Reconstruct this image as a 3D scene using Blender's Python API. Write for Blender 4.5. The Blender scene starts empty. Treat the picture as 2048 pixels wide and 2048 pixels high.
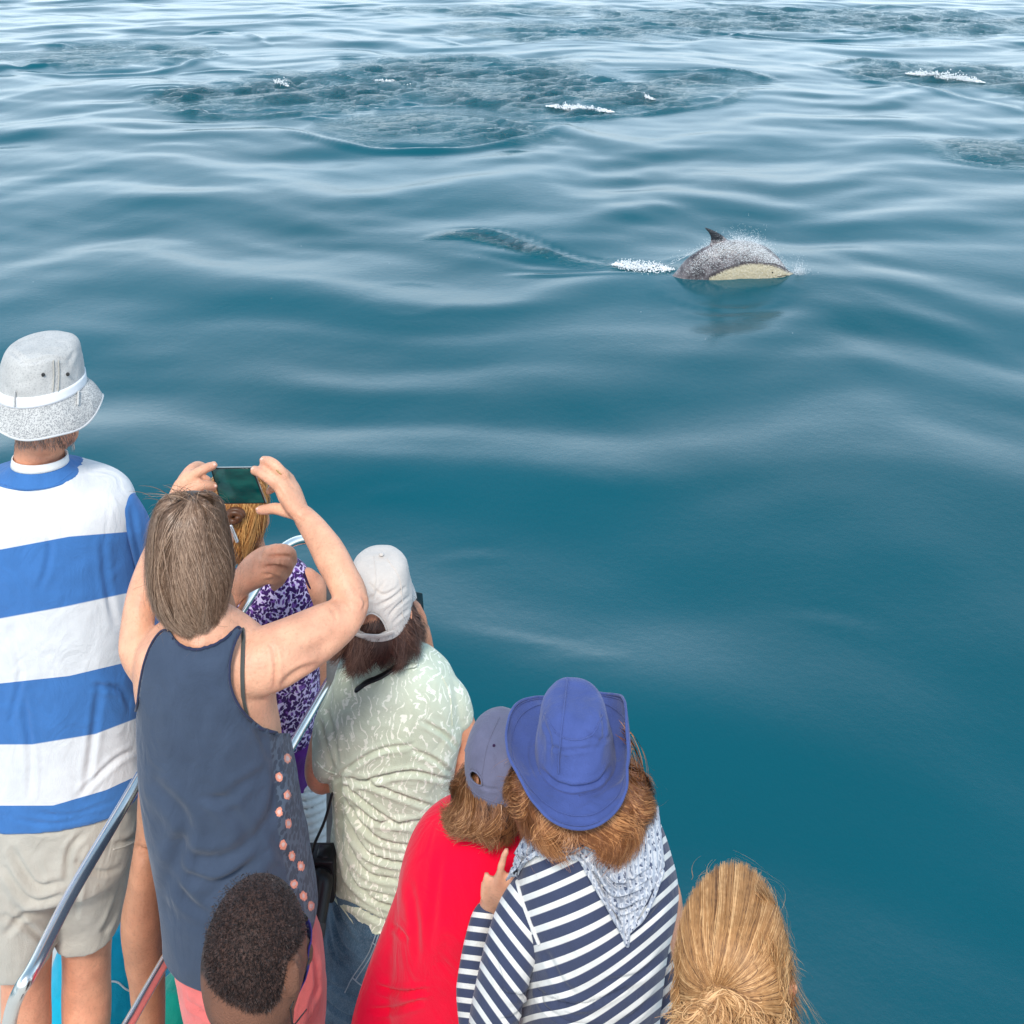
import bpy, bmesh, math, random
import numpy as np
from mathutils import Vector, Matrix, Quaternion, noise
from mathutils.bvhtree import BVHTree
random.seed(7); np.random.seed(7)
S = bpy.context.scene
COL = S.collection
F = 2104.0; HC = 4.7; HZ = 217.0           # focal length (px of a 2048 frame), eye height above the sea, horizon above the frame

# ------------------------------------------------------------------ camera, sky, sun, exposure
cam_d = bpy.data.cameras.new('camera'); cam = bpy.data.objects.new('camera', cam_d); COL.objects.link(cam)
cam.location = (0, 0, HC); cam.rotation_euler = (math.radians(90), 0, 0)
cam_d.sensor_width = 36; cam_d.lens = 36 * F / 2048; cam_d.shift_y = -(1024 + HZ) / 2048
cam_d.clip_start = 0.05; cam_d.clip_end = 20000
S.camera = cam
world = bpy.data.worlds.new('World'); S.world = world; world.use_nodes = True
wn = world.node_tree; bg = wn.nodes['Background']
SUN_EL, SUN_AZ = math.radians(50), math.radians(187)      # azimuth from +Y towards +X
sky = wn.nodes.new('ShaderNodeTexSky'); sky.sky_type = 'NISHITA'; sky.sun_disc = False
sky.sun_elevation = SUN_EL; sky.sun_rotation = SUN_AZ; sky.air_density = 1.0; sky.dust_density = 3.0; sky.ozone_density = 1.5
# a bright veil of haze and thin cloud lies over the blue, whiter towards the horizon all round
tcw = wn.nodes.new('ShaderNodeTexCoord'); sp_ = wn.nodes.new('ShaderNodeSeparateXYZ'); wn.links.new(tcw.outputs['Generated'], sp_.inputs[0])
rmp = wn.nodes.new('ShaderNodeValToRGB'); wn.links.new(sp_.outputs[2], rmp.inputs[0]); el = rmp.color_ramp.elements
el[0].position = 0.0; el[0].color = (1.42, 1.66, 1.86, 1); el[1].position = 1.0; el[1].color = (.13, .30, .46, 1)
for p_, c_ in ((.17, (1.24, 1.54, 1.80)), (.42, (.82, 1.12, 1.42)), (.62, (.36, .58, .82))):
    e_ = el.new(p_); e_.color = (*c_, 1)
cln = wn.nodes.new('ShaderNodeTexNoise'); cln.inputs['Scale'].default_value = 2.2; cln.inputs['Detail'].default_value = 4
cmp_ = wn.nodes.new('ShaderNodeMapping'); cmp_.inputs['Scale'].default_value = (1, 1, 3.5); wn.links.new(tcw.outputs['Generated'], cmp_.inputs[0]); wn.links.new(cmp_.outputs[0], cln.inputs[0])
cmr = wn.nodes.new('ShaderNodeMapRange'); cmr.inputs[1].default_value = .3; cmr.inputs[2].default_value = .7; cmr.inputs[3].default_value = 5.5; cmr.inputs[4].default_value = 8.0
wn.links.new(cln.outputs[0], cmr.inputs[0])
veil = wn.nodes.new('ShaderNodeVectorMath'); veil.operation = 'SCALE'; wn.links.new(rmp.outputs[0], veil.inputs[0]); wn.links.new(cmr.outputs[0], veil.inputs['Scale'])
sks = wn.nodes.new('ShaderNodeVectorMath'); sks.operation = 'SCALE'; wn.links.new(sky.outputs[0], sks.inputs[0]); sks.inputs['Scale'].default_value = .45
ads = wn.nodes.new('ShaderNodeVectorMath'); ads.operation = 'ADD'; wn.links.new(veil.outputs[0], ads.inputs[0]); wn.links.new(sks.outputs[0], ads.inputs[1])
wn.links.new(ads.outputs[0], bg.inputs[0]); bg.inputs[1].default_value = 0.12
sl = bpy.data.lights.new('sun', 'SUN'); sl.energy = 2.75; sl.angle = math.radians(11); sl.color = (1, .955, .89)
sun = bpy.data.objects.new('sun', sl); COL.objects.link(sun)
sd = Vector((math.sin(SUN_AZ) * math.cos(SUN_EL), math.cos(SUN_AZ) * math.cos(SUN_EL), math.sin(SUN_EL)))
sun.rotation_euler = sd.to_track_quat('Z', 'Y').to_euler(); sun.location = (0, 0, 30)
S.view_settings.view_transform = 'Standard'; S.view_settings.look = 'None'
S.view_settings.exposure = 0.10; S.view_settings.gamma = 1.0; S.view_settings.use_curve_mapping = False
S.render.engine = 'CYCLES'; S.cycles.max_bounces = 6

# ------------------------------------------------------------------ helpers
def P(x, y, Y):
    """point at distance Y in front of the eye for a place measured on the photograph"""
    return Vector(((x - 1024) * Y / F, Y, HC - (y + HZ) * Y / F))
def W(x, y):
    Y = HC * F / (y + HZ); return ((x - 1024) * Y / F, Y)
def px(co):
    """numpy world points -> photo coordinates"""
    Y = np.maximum(co[:, 1], .01)
    return 1024 + co[:, 0] * F / Y, (HC - co[:, 2]) * F / Y - HZ

def mat(name, color, rough=.85, noise_amt=.12, noise_scale=40, bump=0.0, bump_scale=300, spec=.3, metal=0, sub=0, sheen=0, build=None, crumple=0):
    m = bpy.data.materials.new(name); m.use_nodes = True; nt = m.node_tree; b = nt.nodes['Principled BSDF']
    b.inputs['Roughness'].default_value = rough; b.inputs['Specular IOR Level'].default_value = spec
    b.inputs['Metallic'].default_value = metal
    if sheen: b.inputs['Sheen Weight'].default_value = sheen
    if sub:
        b.inputs['Subsurface Weight'].default_value = sub; b.inputs['Subsurface Radius'].default_value = (.012, .005, .003); b.inputs['Subsurface Scale'].default_value = 1
    tc = nt.nodes.new('ShaderNodeTexCoord')
    out = None
    if build: out = build(nt, tc, b)
    if out is None:
        r = nt.nodes.new('ShaderNodeRGB'); r.outputs[0].default_value = (*color, 1); out = r.outputs[0]
    if noise_amt:
        nz = nt.nodes.new('ShaderNodeTexNoise'); nz.inputs['Scale'].default_value = noise_scale; nz.inputs['Detail'].default_value = 5
        nt.links.new(tc.outputs['Object'], nz.inputs['Vector'])
        mr = nt.nodes.new('ShaderNodeMapRange'); mr.inputs[1].default_value = .3; mr.inputs[2].default_value = .7
        mr.inputs[3].default_value = 1 - noise_amt; mr.inputs[4].default_value = 1 + noise_amt
        nt.links.new(nz.outputs[0], mr.inputs[0])
        vm = nt.nodes.new('ShaderNodeVectorMath'); vm.operation = 'SCALE'
        nt.links.new(out, vm.inputs[0]); nt.links.new(mr.outputs[0], vm.inputs['Scale']); out = vm.outputs[0]
    nt.links.new(out, b.inputs['Base Color'])
    if bump:
        nz = nt.nodes.new('ShaderNodeTexNoise'); nz.inputs['Scale'].default_value = bump_scale; nz.inputs['Detail'].default_value = 3
        nt.links.new(tc.outputs['Object'], nz.inputs['Vector'])
        bm_ = nt.nodes.new('ShaderNodeBump'); bm_.inputs['Strength'].default_value = 1; bm_.inputs['Distance'].default_value = bump
        nt.links.new(nz.outputs[0], bm_.inputs['Height']); nt.links.new(bm_.outputs[0], b.inputs['Normal'])
        if crumple:      # small creases pressed into cloth
            n3 = nt.nodes.new('ShaderNodeTexNoise'); n3.inputs['Scale'].default_value = 15; n3.inputs['Detail'].default_value = 4; n3.inputs['Roughness'].default_value = .45; n3.inputs['Distortion'].default_value = 1.2
            mp = nt.nodes.new('ShaderNodeMapping'); mp.inputs['Scale'].default_value = (1, 1, .7); nt.links.new(tc.outputs['Object'], mp.inputs[0]); nt.links.new(mp.outputs[0], n3.inputs['Vector'])
            b3 = nt.nodes.new('ShaderNodeBump'); b3.inputs['Distance'].default_value = crumple; nt.links.new(n3.outputs[0], b3.inputs['Height']); nt.links.new(b3.outputs[0], bm_.inputs['Normal'])
    return m
def N(nt, typ, **kw):
    n = nt.nodes.new('ShaderNode' + typ)
    for k, v in kw.items():
        if k.startswith('i_'):
            key = k[2:]; key = int(key) if key.isdigit() else key
            if isinstance(v, bpy.types.NodeSocket): nt.links.new(v, n.inputs[key])
            else: n.inputs[key].default_value = v
        else: setattr(n, k, v)
    return n
def M_(nt, op, a, b=None, c=None, clamp=False):
    n = nt.nodes.new('ShaderNodeMath'); n.operation = op; n.use_clamp = clamp
    for i, v in enumerate((a, b, c)):
        if v is None: continue
        if isinstance(v, bpy.types.NodeSocket): nt.links.new(v, n.inputs[i])
        else: n.inputs[i].default_value = v
    return n.outputs[0]
def MIX(nt, f, a, b):
    n = nt.nodes.new('ShaderNodeMix'); n.data_type = 'RGBA'
    for s, v in ((n.inputs[0], f), (n.inputs[6], a), (n.inputs[7], b)):
        if isinstance(v, bpy.types.NodeSocket): nt.links.new(v, s)
        else: s.default_value = v if s is n.inputs[0] else (*v, 1)
    return n.outputs[2]
def ATT(nt, name):
    n = nt.nodes.new('ShaderNodeAttribute'); n.attribute_name = name; return n.outputs['Fac']
def STEP(nt, v, e, w=.01):
    """0 below e, 1 above, over a soft width w"""
    n = nt.nodes.new('ShaderNodeMapRange'); n.interpolation_type = 'SMOOTHSTEP'
    nt.links.new(v, n.inputs[0]); n.inputs[1].default_value = e - w; n.inputs[2].default_value = e + w
    n.inputs[3].default_value = 0; n.inputs[4].default_value = 1
    return n.outputs[0]

def crom(pts, t):
    """Catmull-Rom through rows of numbers, t in 0..1 (array)"""
    p = np.asarray(pts, float); n = len(p)
    if n == 2: return p[0] + (p[1] - p[0]) * np.asarray(t)[:, None]
    q = np.vstack([2 * p[0] - p[1], p, 2 * p[-1] - p[-2]])
    s = np.clip(np.asarray(t, float), 0, 1) * (n - 1); i = np.minimum(s.astype(int), n - 2); f = (s - i)[:, None]
    a, b, c, d = q[i], q[i + 1], q[i + 2], q[i + 3]
    return .5 * (2 * b + (c - a) * f + (2 * a - 5 * b + 4 * c - d) * f ** 2 + (3 * b - a - 3 * c + d) * f ** 3)

class Geo:
    def __init__(s): s.v = []; s.f = []; s.n = 0
    def add(s, v, f):
        v = np.asarray(v, float); s.v.append(v); s.f += [tuple(i + s.n for i in q) for q in f]; s.n += len(v)
    def grid(s, g, closed=True, caps=True):
        """g: rows x cols x 3"""
        r, c = g.shape[:2]; v = g.reshape(-1, 3); f = []
        for i in range(r - 1):
            for j in range(c if closed else c - 1):
                k = (j + 1) % c; f.append((i * c + j, i * c + k, (i + 1) * c + k, (i + 1) * c + j))
        if caps and closed:
            v = np.vstack([v, g[0].mean(0)[None], g[-1].mean(0)[None]]); a, b = r * c, r * c + 1
            for j in range(c):
                k = (j + 1) % c; f.append((a, k, j)); f.append((b, (r - 1) * c + j, (r - 1) * c + k))
        s.add(v, f); return s
    def rows(s, R, seg=48, sub=5, p=2.0, caps=True):
        s.grid(rowgrid(R, seg, sub, p), True, caps); return s
    def tube(s, pts, seg=16, sub=5, flat=1.0, up=(0, 0, 1)):
        """pts: (x, y, Y, r_px) on the photograph"""
        q = []
        for x, y, Y, r in pts: v = P(x, y, Y); q.append((*v, r * Y / F))
        return s.wtube(q, seg, sub, flat, up)
    def wtube(s, q, seg=16, sub=5, flat=1.0, up=(0, 0, 1), caps=True):
        n = (len(q) - 1) * sub + 1; c = crom(q, np.linspace(0, 1, n)); p = c[:, :3]; r = np.abs(c[:, 3])
        T = np.gradient(p, axis=0); T /= np.linalg.norm(T, axis=1)[:, None] + 1e-12
        if caps:      # rounded ends
            e0 = [(p[0] - T[0] * r[0] * k, r[0] * math.sqrt(max(0, 1 - k * k))) for k in (.97, .8, .5, .25)]
            e1 = [(p[-1] + T[-1] * r[-1] * k, r[-1] * math.sqrt(max(0, 1 - k * k))) for k in (.25, .5, .8, .97)]
            p = np.vstack([[e[0] for e in e0], p, [e[0] for e in e1]]); r = np.concatenate([[e[1] for e in e0], r, [e[1] for e in e1]])
            T = np.vstack([[T[0]] * 4, T, [T[-1]] * 4])
        a = np.array(up, float)
        if abs(a @ T[0]) > .95: a = np.array((1., 0, 0))
        u = a - T[0] * (a @ T[0]); u /= np.linalg.norm(u); rows = []
        th = np.linspace(0, 2 * math.pi, seg, endpoint=False)
        for i in range(len(p)):
            u = u - T[i] * (u @ T[i]); u /= np.linalg.norm(u) + 1e-12; w = np.cross(T[i], u)
            rows.append(p[i] + r[i] * (np.cos(th)[:, None] * u * flat + np.sin(th)[:, None] * w))
        return s.grid(np.array(rows))
    def ell(s, c, r, rot=None, seg=20, rings=12, p=2.0):
        th = np.linspace(0, 2 * math.pi, seg, endpoint=False); ph = np.linspace(.06, math.pi - .06, rings)
        g = np.zeros((rings, seg, 3)); R = np.array(rot.to_matrix()) if rot is not None else np.eye(3)
        for i, a in enumerate(ph):
            l = np.stack([r[0] * np.sin(a) * np.cos(th), r[1] * np.sin(a) * np.sin(th), np.full(seg, r[2] * np.cos(a))], 1)
            g[i] = l @ R.T + np.array(c)
        return s.grid(g)
    def box(s, c, h, rot=None):
        R = np.array(rot.to_matrix()) if rot is not None else np.eye(3)
        v = np.array([[i * h[0], j * h[1], k * h[2]] for i in (-1, 1) for j in (-1, 1) for k in (-1, 1)]) @ R.T + np.array(c)
        s.add(v, [(0, 1, 3, 2), (4, 6, 7, 5), (0, 4, 5, 1), (2, 3, 7, 6), (0, 2, 6, 4), (1, 5, 7, 3)]); return s
    def mesh(s, name='m'):
        me = bpy.data.meshes.new(name); v = np.vstack(s.v)
        me.from_pydata(v.tolist(), [], s.f); me.update()
        return me
def rowgrid(R, seg=48, sub=5, p=2.0):
    """R: (y, xl, xr, Y, half_depth) horizontal slices read off the photograph -> rows x seg x 3"""
    q = []
    for y, xl, xr, Y, d in R:
        c = P((xl + xr) / 2, y, Y); q.append((c.x, c.y, c.z, (xr - xl) / 2 * Y / F, d))
    n = (len(q) - 1) * sub + 1; c = crom(q, np.linspace(0, 1, n)); th = np.linspace(0, 2 * math.pi, seg, endpoint=False)
    ct, st = np.cos(th), np.sin(th); e = 2 / p
    cx = np.sign(ct) * np.abs(ct) ** e; sy = np.sign(st) * np.abs(st) ** e
    g = np.zeros((n, seg, 3))
    g[:, :, 0] = c[:, 0:1] + np.abs(c[:, 3:4]) * cx; g[:, :, 1] = c[:, 1:2] + np.abs(c[:, 4:5]) * sy; g[:, :, 2] = c[:, 2:3]
    return g

def smooth_shade(me):
    me.polygons.foreach_set('use_smooth', [True] * len(me.polygons))
def fuse(geo, voxel=.005, smooth=6, fac=.5):
    """closed overlapping shapes grown together into one continuous skin"""
    me = geo.mesh('tmp'); o = bpy.data.objects.new('tmp', me); COL.objects.link(o)
    m = o.modifiers.new('r', 'REMESH'); m.mode = 'VOXEL'; m.voxel_size = voxel
    if smooth:
        k = o.modifiers.new('s', 'SMOOTH'); k.iterations = smooth; k.factor = fac
    dg = bpy.context.evaluated_depsgraph_get(); dg.update()
    out = bpy.data.meshes.new_from_object(o.evaluated_get(dg), depsgraph=dg)
    bpy.data.objects.remove(o); bpy.data.meshes.remove(me)
    return out
def coords(me):
    a = np.empty(len(me.vertices) * 3); me.vertices.foreach_get('co', a); return a.reshape(-1, 3)
def normals(me):
    a = np.empty(len(me.vertices) * 3, dtype=np.float32); me.vertex_normals.foreach_get('vector', a); return a.reshape(-1, 3).astype(float)
def setco(me, a): me.vertices.foreach_set('co', a.reshape(-1)); me.update()
def attr(me, name, val):
    a = me.attributes.new(name, 'FLOAT', 'POINT'); a.data.foreach_set('value', np.asarray(val, np.float32))
def seglen_dist(x, y, pts):
    """distance from points to a polyline and the signed side"""
    d = np.full(x.shape, 1e9); sg = np.zeros(x.shape); tt = np.zeros(x.shape); n = len(pts) - 1
    for i in range(n):
        ax, ay = pts[i]; bx, by = pts[i + 1]; vx, vy = bx - ax, by - ay; L = vx * vx + vy * vy + 1e-9
        t = np.clip(((x - ax) * vx + (y - ay) * vy) / L, 0, 1); dx, dy = x - ax - t * vx, y - ay - t * vy
        q = np.hypot(dx, dy); k = q < d; d = np.where(k, q, d); sg = np.where(k, np.sign(vx * dy - vy * dx), sg); tt = np.where(k, (i + t) / n, tt)
    return d, sg, tt
def smoothline(pts, n=8):
    m = (len(pts) - 1) * n + 1; return [tuple(q) for q in crom(pts, np.linspace(0, 1, m))]
def folds(me, L=(), wr=0.0, wscale=(9, 9, 9), seed=0, wr2=0.0, s2=30):
    """cloth relief: creases (depth_mm, width_px, polyline) on the side facing the reader of the photo, plus soft wrinkles"""
    co = coords(me); nr = normals(me); x, y = px(co); d = np.zeros(len(co))
    ax = co - co.mean(0); ax[:, 2] = 0
    if (nr * ax).sum() < 0: nr = -nr
    view = -co + np.array((0, 0, HC)); facing = np.clip((nr * view).sum(1) / np.linalg.norm(view, axis=1) * 4, 0, 1)
    for a, w, pl in L:
        ds, sg, t = seglen_dist(x, y, smoothline(pl, 5)); e = np.sin(np.clip(t, 0.0, 1) * math.pi) ** .5
        s = ds / w
        d += a * .001 * facing * e * (-np.exp(-s * s * 2) + .55 * np.exp(-((s - 1.25) ** 2) * 2.2))
    if wr or wr2:
        c = co * np.array(wscale) + seed * 3.7; d += wr * .001 * ridged(c)
        if wr2: d += wr2 * .001 * ridged(co * s2 + seed * 1.3)
    setco(me, co + nr * d[:, None])
_rng = np.random.RandomState(5)
_K = _rng.normal(size=(3, 14, 3)); _PH = _rng.uniform(0, 6.28, (3, 14))
def snoise(c, k=0):
    v = np.zeros(len(c))
    for i in range(14): v += np.sin(c @ _K[k, i] + _PH[k, i])
    return v / 3.7
def ridged(c):
    w = np.stack([snoise(c * .7, 1), snoise(c * .7 + 5, 2), snoise(c * .7 + 9, 0)], 1)
    return (1 - np.abs(np.tanh(snoise(c + w * .9, 0) * .9))) * 1.2 - .6 + .35 * snoise(c * 1.7 + w, 1)

def obj(name, me, m=None, parent=None):
    if isinstance(me, Geo): me = me.mesh(name)
    me.name = name; o = bpy.data.objects.new(name, me); COL.objects.link(o)
    if m:
        me.materials.clear(); me.materials.append(m)
    smooth_shade(me)
    if parent is not None:
        o.parent = parent; o.matrix_parent_inverse = Matrix.Translation(-parent.location) if parent.type == 'EMPTY' else Matrix.Identity(4)
        if parent.type != 'EMPTY': pass
    return o
def tag(o, label=None, cat=None, group=None, kind=None):
    if label: o['label'] = label
    if cat: o['category'] = cat
    if group: o['group'] = group
    if kind: o['kind'] = kind
    return o
def thing(name, label, cat, loc, group=None):
    o = bpy.data.objects.new(name, None); COL.objects.link(o); o.location = loc; o.empty_display_size = .1
    return tag(o, label, cat, group)
def solid(o, t, off=0):
    m = o.modifiers.new('s', 'SOLIDIFY'); m.thickness = t; m.offset = off; return o
# ------------------------------------------------------------------ the sea
def graded(lo, hi, step, ends, g=1.35):
    a = list(np.arange(lo, hi, step)); s = step; b = a[-1]
    while b < ends[1]: s *= g; b += s; a.append(b)
    s = step; b = a[0]
    while b > ends[0]: s *= g; b -= s; a.insert(0, b)
    return np.array(a)
ys = np.concatenate([graded(3.6, 16, .053, (-3000, 16))[:-1], graded(16, 48, .078, (16, 9000))])
ys = np.unique(np.round(ys, 4))
xs = graded(-23, 23, .11, (-6000, 6000))
XX, YY = np.meshgrid(xs, ys); XX0, YY0 = XX.copy(), YY.copy()
rg = np.random.RandomState(23)
hh = np.zeros_like(XX)
# domain warp so that the swells break into lenses
wx = .55 * np.sin(XX * .61 + YY * .23 + 1.1) + .4 * np.sin(XX * .27 - YY * .47 + 2) + .22 * np.sin(XX * 1.3 + YY * .6)
wy = .45 * np.sin(XX * .43 - YY * .31 + .3) + .35 * np.sin(XX * .9 + YY * .37 + 4) + .16 * np.sin(XX * 1.9 - YY * .8)
for i in range(30):
    lam = math.exp(rg.uniform(math.log(.95), math.log(4.6))); th = rg.normal(.10, .42); k = 2 * math.pi / lam
    slope = .0160 * (lam / 2) ** .25
    hh += slope / k * np.sin(k * ((XX + wx) * math.sin(th) + (YY + wy) * math.cos(th)) + rg.uniform(0, 6.28))
for i in range(26):
    lam = math.exp(rg.uniform(math.log(.45), math.log(1.5))); th = rg.normal(.05, .5); k = 2 * math.pi / lam; mod = .5 + .5 * np.sin(XX * rg.uniform(.3, .9) + YY * rg.uniform(.3, 1.1) + rg.uniform(0, 6))
    hh += .0098 * mod / k * np.sin(k * ((XX + wx * .6) * math.sin(th) + (YY + wy * .6) * math.cos(th)) + rg.uniform(0, 6.28))
fade = np.clip((60 - YY) / 10, 0, 1) * np.clip((YY + 2) / 3, 0, 1) * np.clip((30 - np.abs(XX)) / 5, 0, 1)
hh *= .25 + .75 * fade
hh *= .8 + .2 * np.clip((YY - 4) / 7, 0, 1)
ripple = np.zeros_like(XX); foam = np.zeros_like(XX); teal = np.zeros_like(XX)
def patch(x, y, rx, ry, amt=1.0, edge=.0, ang=0):
    """oval of broken water where dolphins have just dived; photo place and half sizes"""
    cx, cy = W(x, y); Rx = abs(W(x + rx, y)[0] - cx); Ry = abs(W(x, y - ry)[1] - W(x, y + ry)[1]) / 2
    u, v = (XX0 - cx) / Rx, (YY0 - cy) / Ry
    wob = .13 * np.sin(XX0 * 1.9 + YY0 * 1.1 + x) + .10 * np.sin(XX0 * 3.3 - YY0 * 2.1 + y) + .06 * np.sin(XX0 * 7 + YY0 * 5)
    r = np.hypot(u, v) + wob * .8
    global hh
    m = np.clip((1.06 - r) / .55, 0, 1) * (.62 + .38 * np.sin(XX0 * 1.3 + YY0 * .9 + x) * np.sin(XX0 * .7 - YY0 * 1.1 + y)); m = np.clip(m * 1.25, 0, 1); np.maximum(ripple, m * amt, out=ripple)
    if edge:
        hh = hh + edge * (np.exp(-((r - 1.02) / .055) ** 2) - .5 * np.exp(-((r - .90) / .07) ** 2)) * (.55 + .45 * np.sin(np.arctan2(v, u) * 3 + x)) * (v < .7)
def ridge(pl, w, a, rip=0.0, fm=0.0, lw=None, trough=.55, wf=None):
    """crest along a line; w, a in metres"""
    global hh
    q = smoothline([W(*p) for p in pl], 6)
    X1, Y1 = min(p[0] for p in q) - 2, min(p[1] for p in q) - 2; X2, Y2 = max(p[0] for p in q) + 2, max(p[1] for p in q) + 2
    k = (XX0 > X1) & (XX0 < X2) & (YY0 > Y1) & (YY0 < Y2); x, y = XX0[k], YY0[k]
    d, sg, t = seglen_dist(x, y, q); e = np.sin(np.clip(t, .02, .98) * math.pi) ** .5 * (1 + .25 * np.sin(x * 3.1 + y))
    s = d * sg / w
    hh[k] += a * e * (np.exp(-s * s) - trough * np.exp(-((s - 1.6) ** 2) / 1.3))
    if rip: ripple[k] = np.maximum(ripple[k], rip * e * np.exp(-(d / (lw or w * 2)) ** 2))
    if fm: foam[k] = np.maximum(foam[k], fm * e * np.exp(-(d / (wf or w)) ** 2))
# broken patches at the top of the view
patch(215, 108, 225, 28, .55, .035)
patch(470, 195, 190, 26, .95, .02); patch(640, 178, 230, 44, 1.0, .02); patch(860, 140, 220, 34, .85, 0); patch(1010, 165, 260, 60, .8, .015)
patch(900, 250, 250, 42, .5, .0); patch(1230, 185, 210, 28, 1.0, .0); patch(1400, 158, 140, 16, .9, .0)
patch(1130, 60, 260, 22, .55, .0); patch(1480, 38, 320, 26, .8, .012); patch(1850, 45, 260, 26, .7, .01); patch(1000, 20, 260, 12, .5, 0)
patch(1850, 145, 150, 26, .9, .0); patch(2030, 160, 110, 40, .8, 0); patch(2010, 300, 110, 34, .65, .0); patch(1600, 25, 250, 14, .6)
ridge([(-60, 120), (60, 146), (200, 148), (330, 140), (430, 118), (560, 108)], .22, .055)
ridge([(290, 190), (370, 222), (480, 232), (620, 225), (740, 210), (860, 180)], .16, .055, .4)
ridge([(560, 258), (650, 283), (760, 300), (900, 300), (1040, 278), (1150, 248)], .16, .075)
ridge([(650, 250), (740, 268), (850, 258), (980, 235)], .12, .035, .3)
ridge([(1000, 245), (1200, 232), (1340, 218), (1440, 205), (1495, 183)], .11, .06, .3)
ridge([(1250, 140), (1380, 140), (1480, 145), (1555, 160)], .10, .05, .35)
ridge([(1100, 70), (1200, 58), (1330, 55), (1450, 68), (1600, 80), (1760, 78), (1900, 58)], .22, .08)
ridge([(650, 22), (800, 18), (950, 24), (1100, 36), (1200, 32)], .25, .06)
ridge([(380, 68), (440, 62), (500, 74), (535, 90)], .13, .06)
ridge([(1600, 128), (1700, 148), (1800, 165), (1900, 190), (2040, 222)], .2, .07)
ridge([(1650, 130), (1740, 120), (1830, 140), (1940, 165)], .14, .05, .6)
ridge([(1850, 285), (1920, 318), (2000, 332), (2080, 332)], .12, .05, .3)
ridge([(780, 130), (900, 116), (1040, 120), (1150, 108)], .15, .05, .3)
ridge([(900, 190), (980, 205), (1080, 190), (1180, 175), (1290, 185)], .12, .06, .5)
ridge([(540, 165), (640, 150), (760, 160), (860, 172)], .12, .05, .5)
ridge([(590, 175), (620, 160), (660, 178), (700, 190)], .09, .06, .8)
ridge([(1340, 0), (1480, 12), (1650, 20), (1800, 12), (2000, 30)], .2, .07, .3)
# foam where they broke the surface
ridge([(1092, 205), (1130, 218), (1180, 224), (1225, 215)], .14, .05, 1, .72, .5, wf=.19)
ridge([(1270, 190), (1300, 200), (1320, 196)], .1, .04, 1, .5, .4, wf=.10)
ridge([(1790, 140), (1840, 146), (1900, 160), (1950, 165)], .2, .05, 1, .8, .6, wf=.28)
ridge([(750, 160), (790, 168), (830, 166)], .1, .05, 1, .45, .4, wf=.12)
ridge([(555, 168), (575, 160), (590, 180)], .09, .07, .8, .35, .3, wf=.08)
# wake of the near dolphin
ridge([(860, 476), (930, 462), (1010, 474), (1080, 500), (1150, 518), (1240, 530), (1330, 536)], .085, .050, .25, 0, .15)
ridge([(870, 474), (930, 472), (1000, 485), (1060, 500), (1120, 514)], .07, .014, .9, .30, .10, wf=.06)
ridge([(1215, 520), (1260, 532), (1300, 540), (1345, 540)], .07, .03, 1, .7, .15, wf=.10)
ridge([(1030, 545), (1120, 546), (1220, 547), (1330, 548)], .06, .024, trough=.8)
for pl in ([(1150, 960), (1200, 975), (1235, 992)], [(870, 1120), (930, 1100), (1000, 1105)], [(700, 1010), (760, 985), (830, 985)], [(920, 1270), (1010, 1285), (1120, 1300), (1200, 1295)], [(1110, 1330), (1180, 1322), (1240, 1328)], [(1600, 1230), (1680, 1245), (1760, 1275)]): ridge(pl, .06, .006)
ridge([(900, 500), (1000, 515), (1100, 528), (1200, 538)], .10, -.010)
for cx_, cy_, R, a in ((1440, 560, .85, .010), (820, 600, .55, .004), (1420, 590, .6, .006)):      # rings round it
    cx, cy = W(cx_, cy_); r = np.hypot(XX0 - cx, YY0 - cy); hh += a * np.exp(-((r - R) / .05) ** 2)
# curling edges inside the broken water
ra = np.random.RandomState(31)
for (x, y, rx, ry), n_ in (((470, 195, 170, 22), 9), ((640, 178, 220, 36), 16), ((860, 140, 210, 30), 11), ((1010, 165, 240, 50), 18), ((880, 250, 220, 32), 9), ((1230, 185, 190, 22), 9), ((1480, 38, 320, 22), 12), ((1130, 60, 250, 18), 8), ((1850, 45, 240, 22), 8), ((1880, 145, 140, 22), 6), ((2010, 300, 100, 26), 4), ((215, 108, 200, 20), 6)):
    for i in range(n_):
        ax, ay = x + ra.uniform(-1, 1) * rx, y + ra.uniform(-1, 1) * ry; L_ = ra.uniform(22, 90) * (1 if y > 100 else 1.6); c_ = ra.uniform(-.12, .22) * L_; tl = ra.uniform(-.12, .12)
        q_ = [(ax + L_ * t_, ay + tl * L_ * t_ + c_ * (1 - t_ * t_) * .6) for t_ in (-1, -.5, 0, .5, 1)]; ridge(q_, ra.uniform(.07, .13), ra.uniform(.018, .050))
# chop inside the broken water
chop = np.zeros_like(XX)
for i in range(22):
    lam = math.exp(rg.uniform(math.log(.22), math.log(1.7))); th = rg.normal(0, .55); k = 2 * math.pi / lam
    chop += .080 / k * np.sin(k * (XX * math.sin(th) + YY * math.cos(th)) + rg.uniform(0, 6.28) + .8 * np.sin(XX * 1.7 + i) + .8 * np.sin(YY * 1.3 + i * 2))
hh += chop * ripple
co = np.stack([XX0, YY0, hh], -1).reshape(-1, 3).astype(np.float32)
nr_, nc_ = XX.shape
idx = np.arange(nr_ * nc_).reshape(nr_, nc_)
fc = np.stack([idx[:-1, :-1], idx[:-1, 1:], idx[1:, 1:], idx[1:, :-1]], -1).reshape(-1, 4)
wme = bpy.data.meshes.new('water'); wme.vertices.add(len(co)); wme.vertices.foreach_set('co', co.reshape(-1))
wme.loops.add(fc.size); wme.loops.foreach_set('vertex_index', fc.reshape(-1).astype(np.int32))
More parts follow.
